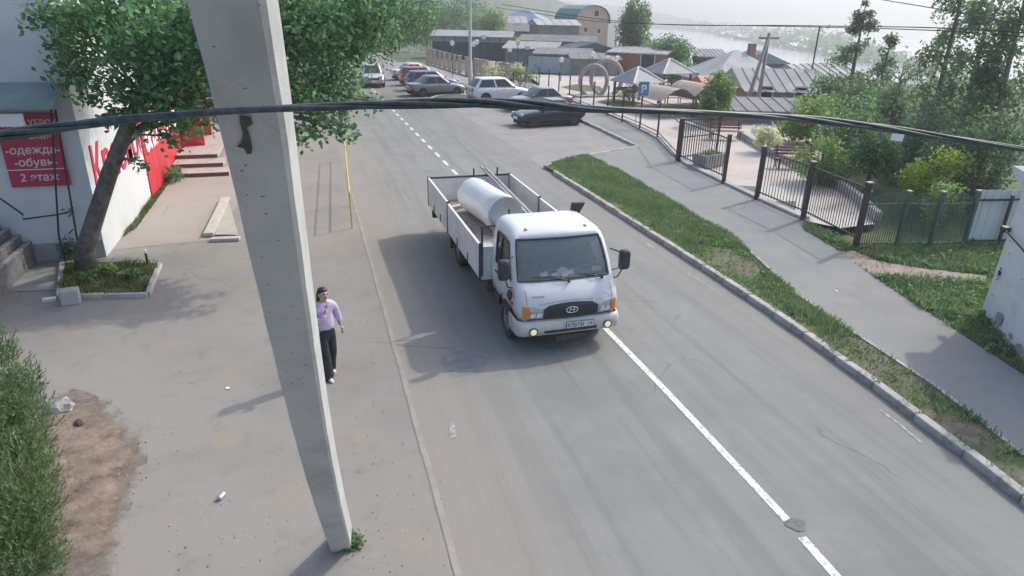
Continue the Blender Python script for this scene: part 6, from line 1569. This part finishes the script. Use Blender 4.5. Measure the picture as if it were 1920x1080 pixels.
# gambrel house
D = 105; house('gambrel_house', 'tall orange house with curved green gambrel roof', ctr(1092,D), 5.6, 7, zat(1092,42,D), zat(1092,9,D), face(1092,D)+.5, m_orangew, m_greenroof, 'gambrel', [('f',.6,zat(1092,31,D),.9,1.0),('f',-1.2,zat(1092,60,D),.7,.8),('f',1.2,zat(1092,62,D),.7,.8)], 0, .25)
D = 125; house('blue_roof_house', 'wide house with pale blue metal roof', ctr(985,D), 8.0, 7, zat(985,38,D), zat(985,18,D), face(985,D)-.3, m_greyboard, m_blueroof, 'hip', [('f',-2,1.5,1,1.2),('f',1.5,1.5,1,1.2)], 0, .5)
for i, (px, D, w, d, ey, ry, rz, wm, rm, kind, lab) in enumerate((
    (1000,104,7.5,6,58,44,-.2,m_greyboard,m_slate2,'gable','dark roofed timber house under the blue roofed house'),
    (1040,96,6.0,5,46,36,.3,m_greyboard,m_rooflight,'gable','small house with sunlit white roof beside the gambrel house'),
    (1050,88,9.5,5,76,66,-.12,m_greyboard,m_slate2,'gable','long dark shed roof below the orange gambrel house'),
    (1000,80,6.0,4,92,82,-.15,m_greyboard,m_slate,'shed','grey lean-to shed behind the white board fence'),
    (1105,76,5.0,4,92,80,.35,m_greyboard,m_slate2,'gabley','dark gabled shed with pale barge boards left of the tall poplar'),
    (1060,70,5.5,3.5,103,95,-.1,m_greyboard,m_slate2,'shed','low dark shed above the white board fence'),
    (1120,66,4.5,3,112,105,.1,m_greyboard,m_slate2,'shed','lowest dark shed right of the white board fence'),
    (955,118,5.5,5,46,30,.2,m_greyboard,m_rooflight,'gable','pale roofed cottage left of the blue roofed house'))):
    house('timber_shed', lab, ctr(px,D), w, d, zat(px,ey,D), zat(px,ry,D), face(px,D)+rz, wm, rm, kind, [('f',-w*.2,.8,.8,.9)] if i in (0,2) else (), 0, .35, cat='shed')
# dormer strips: bright snow guards seen as pale streaks
# long low shed with glazed bays
D = 88; ls = empty('long_shed', (*ctr(886,D),0), face(886,D)-.12, 'long low grey shed with a row of pale bays behind the pillars', 'shed')
zt_, zm = zat(886,68,D), zat(886,79,D)
MB().box((-5.2,-1.5,-.5),(5.2,1.5,zm)).build('base_wall', M('dark_board', (.05,.06,.075), .9, (.08,.085,.09), 2), ls)
for i in range(7): MB().box((-5.2+i*1.486+.06,-1.52,zm+.02),(-5.2+(i+1)*1.486-.06,-1.40,zt_-.05)).build('bay_pane', M('pale_bay', (.30,.34,.345), .5), ls)
MB().box((-5.2,-1.38,zm+.001),(5.2,1.5,zt_-.05)).build('upper_wall', M('dark_board', (.05,.06,.075), .9), ls)
MB().add([(-5.5,-1.9,zt_-.1),(5.5,-1.9,zt_-.1),(5.5,1.9,zt_+.55),(-5.5,1.9,zt_+.55),(-5.5,-1.9,zt_),(5.5,-1.9,zt_),(5.5,1.9,zt_+.65),(-5.5,1.9,zt_+.65)], [(0,3,2,1),(4,5,6,7),(0,1,5,4),(1,2,6,5),(2,3,7,6),(3,0,4,7)]).build('roof', m_slate, ls)
# white board fence with scribbles
a = G(990,134); b2 = G(1082,140); wf = empty('board_fence', a, 0, 'white board fence with faded scribbles in front of the dark sheds', 'fence')
dv = b2-a; n_ = 7; hh = 1.6
for i in range(n_): MB().bar(dv*(i/n_)+dv.normalized()*.02+Vector((0,0,hh/2)), dv*((i+1)/n_)-dv.normalized()*.02+Vector((0,0,hh/2)), .04, hh).build('board', M('board_white', (.55,.565,.58), .8, (.46,.475,.49), 1.5), wf)
MB().bar(Vector((0,-.03,hh+.03)), dv+Vector((0,-.03,hh+.03)), .08, .06).build('top_rail', m_fence, wf)
sc_ = MB(); rr = random.Random(4)
for i in range(12):
    t = rr.random(); q = dv*t+Vector((0,-.03,rr.uniform(.5,1.3))); sc_.bar(q, q+Vector((rr.uniform(-.3,.3),0,rr.uniform(-.25,.25))), .02, .05)
sc_.build('scribble', M('scribble_grey', (.12,.13,.15), .9), wf)

# ---- utility pole pair, masts, wires
up = empty('utility_pole', (*ctr(1448,42),-.5), 0, 'wooden A-frame utility pole pair between the houses', 'pole')
b0 = Vector((0,0,0)); tp_ = AT(1456,62,42)-Vector(up.location); q_ = AT(1450,62,41.5)-Vector(up.location)
l1 = AT(1443,205,40.5)-Vector(up.location); l2 = AT(1453,208,41)-Vector(up.location)
m_upole = M('pole_wood', (.33,.32,.30), .9, (.25,.24,.225), 4)
l1 = Vector((l1.x,l1.y,0)); l2 = Vector((l2.x,l2.y,0))
l1 = Vector((-1.1,0,0)); l2 = Vector((.05,.1,0)); tz = tp_.z
MB().tube([l2, Vector((.12,.1,tz))], [.14,.10], 8).build('main_post', m_upole, up, smooth=True); MB().tube([l1, Vector((0,0,tz*.93))], [.14,.10], 8).build('brace_post', m_upole, up, smooth=True)
MB().bar((-.6,.1,tz*.94),(.9,.1,tz*.94),.1,.12).build('cross_arm', m_upole, up)
for x in (-.5,.1,.8): MB().lathe([(.03,0),(.05,.05),(.05,.12),(.02,.16)], 8, Matrix.Translation((x,.1,tz*.94+.06))).build('insulator', m_whitelet, up)
ma = AT(1516,165,48); mt_ = AT(1528,48,48); o = MB().tube([Vector((0,0,-4)), Vector((0,0,mt_.z-ma.z))], .05, 6).build('aerial_mast', m_black); o.location = ma; tag(o, 'thin dark aerial mast above the timber barn', 'mast')
m_wire = M('wire_black', (.02,.022,.025), .6)
m_cable = M('cable_sheath', (.035,.045,.05), .45, (.07,.085,.09), 30)
def wire(label, pts, r, name='overhead_wire', n=5, mat=None):
    o = MB().tube(pts, r, n, cap=True).build(name, mat or m_wire, smooth=True); return tag(o, label, 'wire')
def smooth_pts(P, k=8):
    out = []
    for i in range(len(P)-1):
        p0 = Vector(P[max(i-1,0)]); p1 = Vector(P[i]); p2 = Vector(P[i+1]); p3 = Vector(P[min(i+2,len(P)-1)])
        for t in np.linspace(0,1,k,endpoint=False):
            out.append(.5*((2*p1)+(p2-p0)*t+(2*p0-5*p1+4*p2-p3)*t*t+(3*p1-p0-3*p2+p3)*t**3))
    return out+[Vector(P[-1])]
wire('upper black wire of the pair crossing the lake view', smooth_pts([AT(940,8,60), AT(1180,42,45), AT(1500,48,34), AT(1750,52,27), AT(1960,64,22)]), .022)
wire('lower black wire of the pair crossing the lake view', smooth_pts([AT(930,14,60), AT(1100,38,48), AT(1230,45,44), AT(1500,50,33), AT(1750,57,27), AT(1960,72,22)]), .020)
wire('thin black wire in the top right corner', smooth_pts([AT(1620,-6,24), AT(1760,17,20), AT(1960,54,16)]), .014)
wire('thin wire slanting down before the right trees', smooth_pts([AT(1600,130,42), AT(1760,195,34), AT(1960,270,26)]), .014)
# near cable bundle: four strands twisted loosely together
CB = [(-60,264,2.05),(60,246,2.05),(200,228,2.05),(360,213,2.05),(520,204,2.1),(700,197,2.2),(880,193,2.25),(1000,197,2.3),(1120,205,2.35),(1280,210,2.5),(1420,217,2.7),(1520,224,2.9),(1660,241,3.1),(1800,262,3.3),(1990,290,3.5)]
core = smooth_pts([AT(*q) for q in CB], 10)
for k in range(4):
    P = []
    for i, p in enumerate(core):
        a = i*.14+k*math.pi/2; s = .0075+.004*math.sin(i*.11+1); 
        P.append(p+Vector((0,math.cos(a)*s,math.sin(a)*s)))
    tag(wire(['thick cable bundle strand across the view, twisting uppermost at the concrete pole', 'thick cable bundle strand across the view, twisting in front', 'thick cable bundle strand across the view, twisting lowermost', 'thick cable bundle strand across the view, twisting behind the rest'][k], P, .0075, 'cable', 7, m_cable), group='strands of the near cable bundle')
tagp = AT(1683,256,3.12); o = MB().box((-.028,-.003,-.02),(.028,.003,.012)).build('cable_tag', m_whitelet); o.location = tagp; o.rotation_euler = (0,.12,-.3); tag(o, 'small white tag hanging on the cable bundle', 'tag')

# ---- houses on the far shore, each an own thing
protos = []
for i, (wc, rc) in enumerate((((.50,.50,.48),(.58,.58,.57)),((.34,.31,.29),(.40,.41,.42)),((.45,.42,.38),(.20,.21,.23)),((.30,.24,.20),(.62,.62,.62)))):
    mb = MB().box((-4,-3,-3),(4,3,3)); nw = len(mb.f); mb.add([(-4.5,-3.6,2.9),(4.5,-3.6,2.9),(4.5,3.6,2.9),(-4.5,3.6,2.9),(-4.5,0,5.6),(4.5,0,5.6)], [(0,1,5,4),(2,3,4,5),(1,2,5),(3,0,4)])
    me = mb.mesh('shore_house'); me.materials.append(M('shore_wall%d' % i, wc, .9)); me.materials.append(M('shore_roof%d' % i, rc, .6))
    for k, p in enumerate(me.polygons): p.material_index = 0 if k < nw else 1
    protos.append(me)
rr = random.Random(12)
for i in range(120):
    px = rr.choice([rr.uniform(1285,1760), rr.uniform(1285,1600)]); f = rr.uniform(.06,.95)
    p = shore_pt(px, f); k = rr.randrange(4); o = put('shore_house', protos[k]); o.location = p; D = PROJ(p)[2]
    s = min(1.15, max(.5, D/520))*rr.uniform(.6,1.0); o.scale = (s*rr.uniform(.8,1.3), s, s*.85); o.rotation_euler = (0,0,rr.uniform(-.6,.6))
    where = ('left of the utility pole', 'between utility pole and aerial mast', 'right of the aerial mast')[0 if px < 1452 else 1 if px < 1525 else 2]
    row = 'at the water' if f < .3 else 'near the skyline' if f > .68 else 'halfway up the slope'
    tag(o, ['white pale-roofed far house', 'brownish grey-roofed far house', 'beige dark-roofed far house', 'brown bright-roofed far house'][k]+' '+row+', '+where, 'house', 'houses on the far lake shore')
# trees dotted on the far shore: one mass
V = []
for i in range(700):
    px = rr.uniform(1250,1990); p = shore_pt(px, rr.uniform(.02,1.0)); D = PROJ(p)[2]; r = rr.uniform(2.0,4.5)*min(1.2, D/450)
    V.append(leaf_cloud([(p.x,p.y,p.z+r*.8,r,r,r*1.2)], 16, r*.85, .2))
o = foliage('far_wood', np.concatenate(V), L_dark, None); tag(o, 'mass of distant trees among the far shore houses', 'wood', kind='stuff')

# ================================================================== trees on the right and in the background
def simple_tree(name, label, px, D, top, wid, lm, n, size, bm=m_bark2, seed=1, zb=None, low=.25, flat=.4, sq=.8, k=.5, nc=16, base_z=None, cat='tree'):
    x, y_ = ctr(px, D); zb = terr(x, y_) if zb is None else zb; zt_ = zat(px, top, D); h = zt_-zb; r = wid*D/FOC/2
    b0 = Vector((x, y_, zb)); sw = [Vector((random.uniform(-.03,.03)*h, random.uniform(-.03,.03)*h, 0)) for _ in range(3)]
    return tree(name, label, [b0, b0+Vector((0,0,h*.3))+sw[0], b0+Vector((0,0,h*.62))+sw[1], b0+Vector((0,0,h*.93))+sw[2]], [h*.022+.03, h*.018+.02, h*.011+.01, .02], blob_clumps((x, y_, zb+h*(low+(1-low)*.5)), (r, r, h*(1-low)*.5), nc, sq, k, seed), n, size, lm, bm, flat=flat, cat=cat)
simple_tree('poplar', 'tall narrow poplar in front of the far hills', 1186, 74, -14, 75, L_birch, 5200, .30, seed=3, low=.1, k=.42, nc=22)
simple_tree('leafy_tree', 'low spreading tree right of the tall poplar', 1262, 70, 74, 120, L_mid, 4200, .34, seed=4, low=.2)
simple_tree('leafy_tree', 'bushy green tree between pavilion and pink house', 1300, 56, 118, 70, L_mid, 3000, .26, seed=5, low=.1)
simple_tree('slender_tree', 'slender leafy tree in front of the pink house', 1368, 36, 126, 62, L_light, 4200, .17, seed=6, low=.05, k=.36, nc=24)
for i, (px, D, top, wid, lm, n, lab) in enumerate(((850,120,-25,120,L_mid,5200,'broad tree on the slope left of the lamp post'),(905,112,0,90,L_light,4000,'light green tree on the slope right of the lamp post'),(800,130,-30,120,L_dark,4500,'dark tree behind the parked cars on the slope'),(945,98,52,50,L_light,1800,'small light tree at the right end of the long shed'),(745,118,40,90,L_mid,3000,'leafy tree at the far end of the car row'),(1235,98,62,110,L_birch,2600,'pale tree behind the brick cottage'))):
    simple_tree('hill_tree', lab, px, D, top, wid, lm, n, .42, seed=20+i, low=.12)
# conifers and birches at the right
def conifer(label, px, D, top, wid, n, seed, size=.22, sparse=False):
    x, y_ = ctr(px, D); zb = terr(x,y_)-.2; h = zat(px,top,D)-zb; r = wid*D/FOC/2; t = empty('larch_tree', (x,y_,zb), 0, label, 'tree')
    MB().tube([(0,0,0),(.05,0,h*.5),(0,0,h)], [h*.016+.05,h*.010+.03,.015], 8).build('trunk', m_bark, t, smooth=True)
    rr2 = random.Random(seed); br_ = MB(); C = []
    for i in range(46):
        z = h*(.22+.76*rr2.random()); L_ = r*(1-(z/h-.22)/.80)*rr2.uniform(.55,1.1)+.15; a = rr2.uniform(0,6.28); e = Vector((L_*math.cos(a), L_*math.sin(a), z+L_*rr2.uniform(-.1,.3)))
        br_.tube([(0,0,z), tuple(e)], [.03,.008], 4, cap=False)
        for k_ in (.45,.75,1.0): q = Vector((0,0,z)).lerp(e,k_); C.append((q.x,q.y,q.z,.26*L_+.15,.26*L_+.15,.16*L_+.1,1.0))
    br_.build('limbs', m_bark, t)['kind'] = 'stuff'; foliage('crown', leaf_cloud(C, n, size, .3), L_birch, t); return t
conifer('sparse larch standing before the far shore', 1621, 40, 0, 120, 3600, 1, .2)
conifer('short young larch right of the sparse larch', 1682, 38, 62, 70, 1600, 2, .18)
def birch(label, px, D, top, wid, n, seed, lm=L_birch, size=.17, zb=None):
    x, y_ = ctr(px, D); zb = terr(x,y_)-.1 if zb is None else zb; h = zat(px,top,D)-zb; r = wid*D/FOC/2; t = empty('birch_tree', (x,y_,zb), 0, label, 'tree')
    rr2 = random.Random(seed); lean = Vector((rr2.uniform(-.06,.06), rr2.uniform(-.05,.05),0))*h
    MB().tube([(0,0,0), lean*.3+Vector((0,0,h*.35)), lean*.7+Vector((0,0,h*.7)), lean+Vector((0,0,h))], [h*.013+.04,h*.010+.03,h*.006+.02,.015], 8).build('trunk', m_bark2 if seed % 2 else m_birch, t, smooth=True)
    br_ = MB(); C = []
    for i in range(40):
        f = .22+.75*rr2.random(); z = h*f; L_ = r*rr2.uniform(.35,1.0)*(1.1-.55*f); a = rr2.uniform(0,6.28); p0 = lean*f+Vector((0,0,z-L_*.4)); e = lean*f+Vector((L_*math.cos(a),L_*math.sin(a),z+L_*.3)); tip = e+Vector((.2*math.cos(a),.2*math.sin(a),-L_*.5-.3))
        br_.tube([p0, p0.lerp(e,.6), e, tip], [.035,.022,.014,.005], 4, cap=False)
        for k_ in (.2,.6,1.0): q = e.lerp(tip,k_); C.append((q.x,q.y,q.z,.30,.30,.42,1.0))
        q = p0.lerp(e,.7); C.append((q.x,q.y,q.z,.32,.32,.3,1.0))
    br_.build('limbs', m_bark, t)['kind'] = 'stuff'; foliage('crown', leaf_cloud(C, n, size, .2), lm, t); return t
birch('tall birch with hanging twigs, leftmost of the right edge birches', 1800, 27, -70, 110, 3600, 11)
birch('tall birch at the right edge, second from the left', 1862, 25, -90, 130, 4200, 12)
birch('tall birch cut by the right picture edge', 1930, 24, -90, 130, 3600, 13)
birch('thin bare birch left of the tall birches', 1768, 30, 40, 34, 500, 15)
birch('slim crooked birch before the sunlit water', 1722, 33, 120, 90, 900, 17)
for i, (px, D, base, top, wid, lm, n, size, lab) in enumerate((
    (1560,31,0,182,150,L_light,5200,.15,'light green thicket left of the dark thicket, under the timber barn'),
    (1640,27,0,190,150,L_mid,5600,.14,'dense green thicket behind the plaza corner'),
    (1700,23,0,232,120,L_mid,4200,.13,'leafy thicket behind the arched fence'),
    (1600,23,0,262,110,L_light,3600,.12,'low leafy thicket over the plaza border'),
    (1790,24,0,205,150,L_dark,5200,.14,'dark thicket under the tall birches'),
    (1860,21,0,240,170,L_dark,5200,.13,'dark thicket behind the pale sheet fence'),
    (1930,20,0,215,160,L_dark,4200,.13,'dark thicket above the hut cornice'),
    (1640,36,0,150,130,L_mid,3600,.18,'grey green trees below the sparse larch'),
    (1575,40,0,140,90,L_mid,2400,.2,'tree between the barn and the sparse larch'),
    (1700,34,0,170,90,L_birch,2400,.18,'pale tree below the short young larch'),
    (1845,32,0,140,140,L_dark,3600,.2,'dense dark tree behind the tall birches'))):
    simple_tree('thicket', lab, px, D, top, wid, lm, n, size, seed=60+i, low=.02, nc=20, k=.45, cat='thicket', zb=-.1)
# ================================================================== hazy air over the whole place
hz = bpy.data.materials.new('haze_air'); hz.use_nodes = True
hn = hz.node_tree; hn.nodes.clear()
ho = hn.nodes.new('ShaderNodeOutputMaterial'); hv = hn.nodes.new('ShaderNodeVolumePrincipled')
hv.inputs['Color'].default_value = (0.93, 0.95, 0.96, 1); hv.inputs['Density'].default_value = 0.0012; hv.inputs['Anisotropy'].default_value = 0.45
hn.links.new(hv.outputs[0], ho.inputs['Volume'])
haze = MB().box((-2500,-500,-21.5),(9500,12500,130)).build('haze', hz)
tag(haze, 'pale hazy air over street, houses and lake', 'haze', kind='stuff')
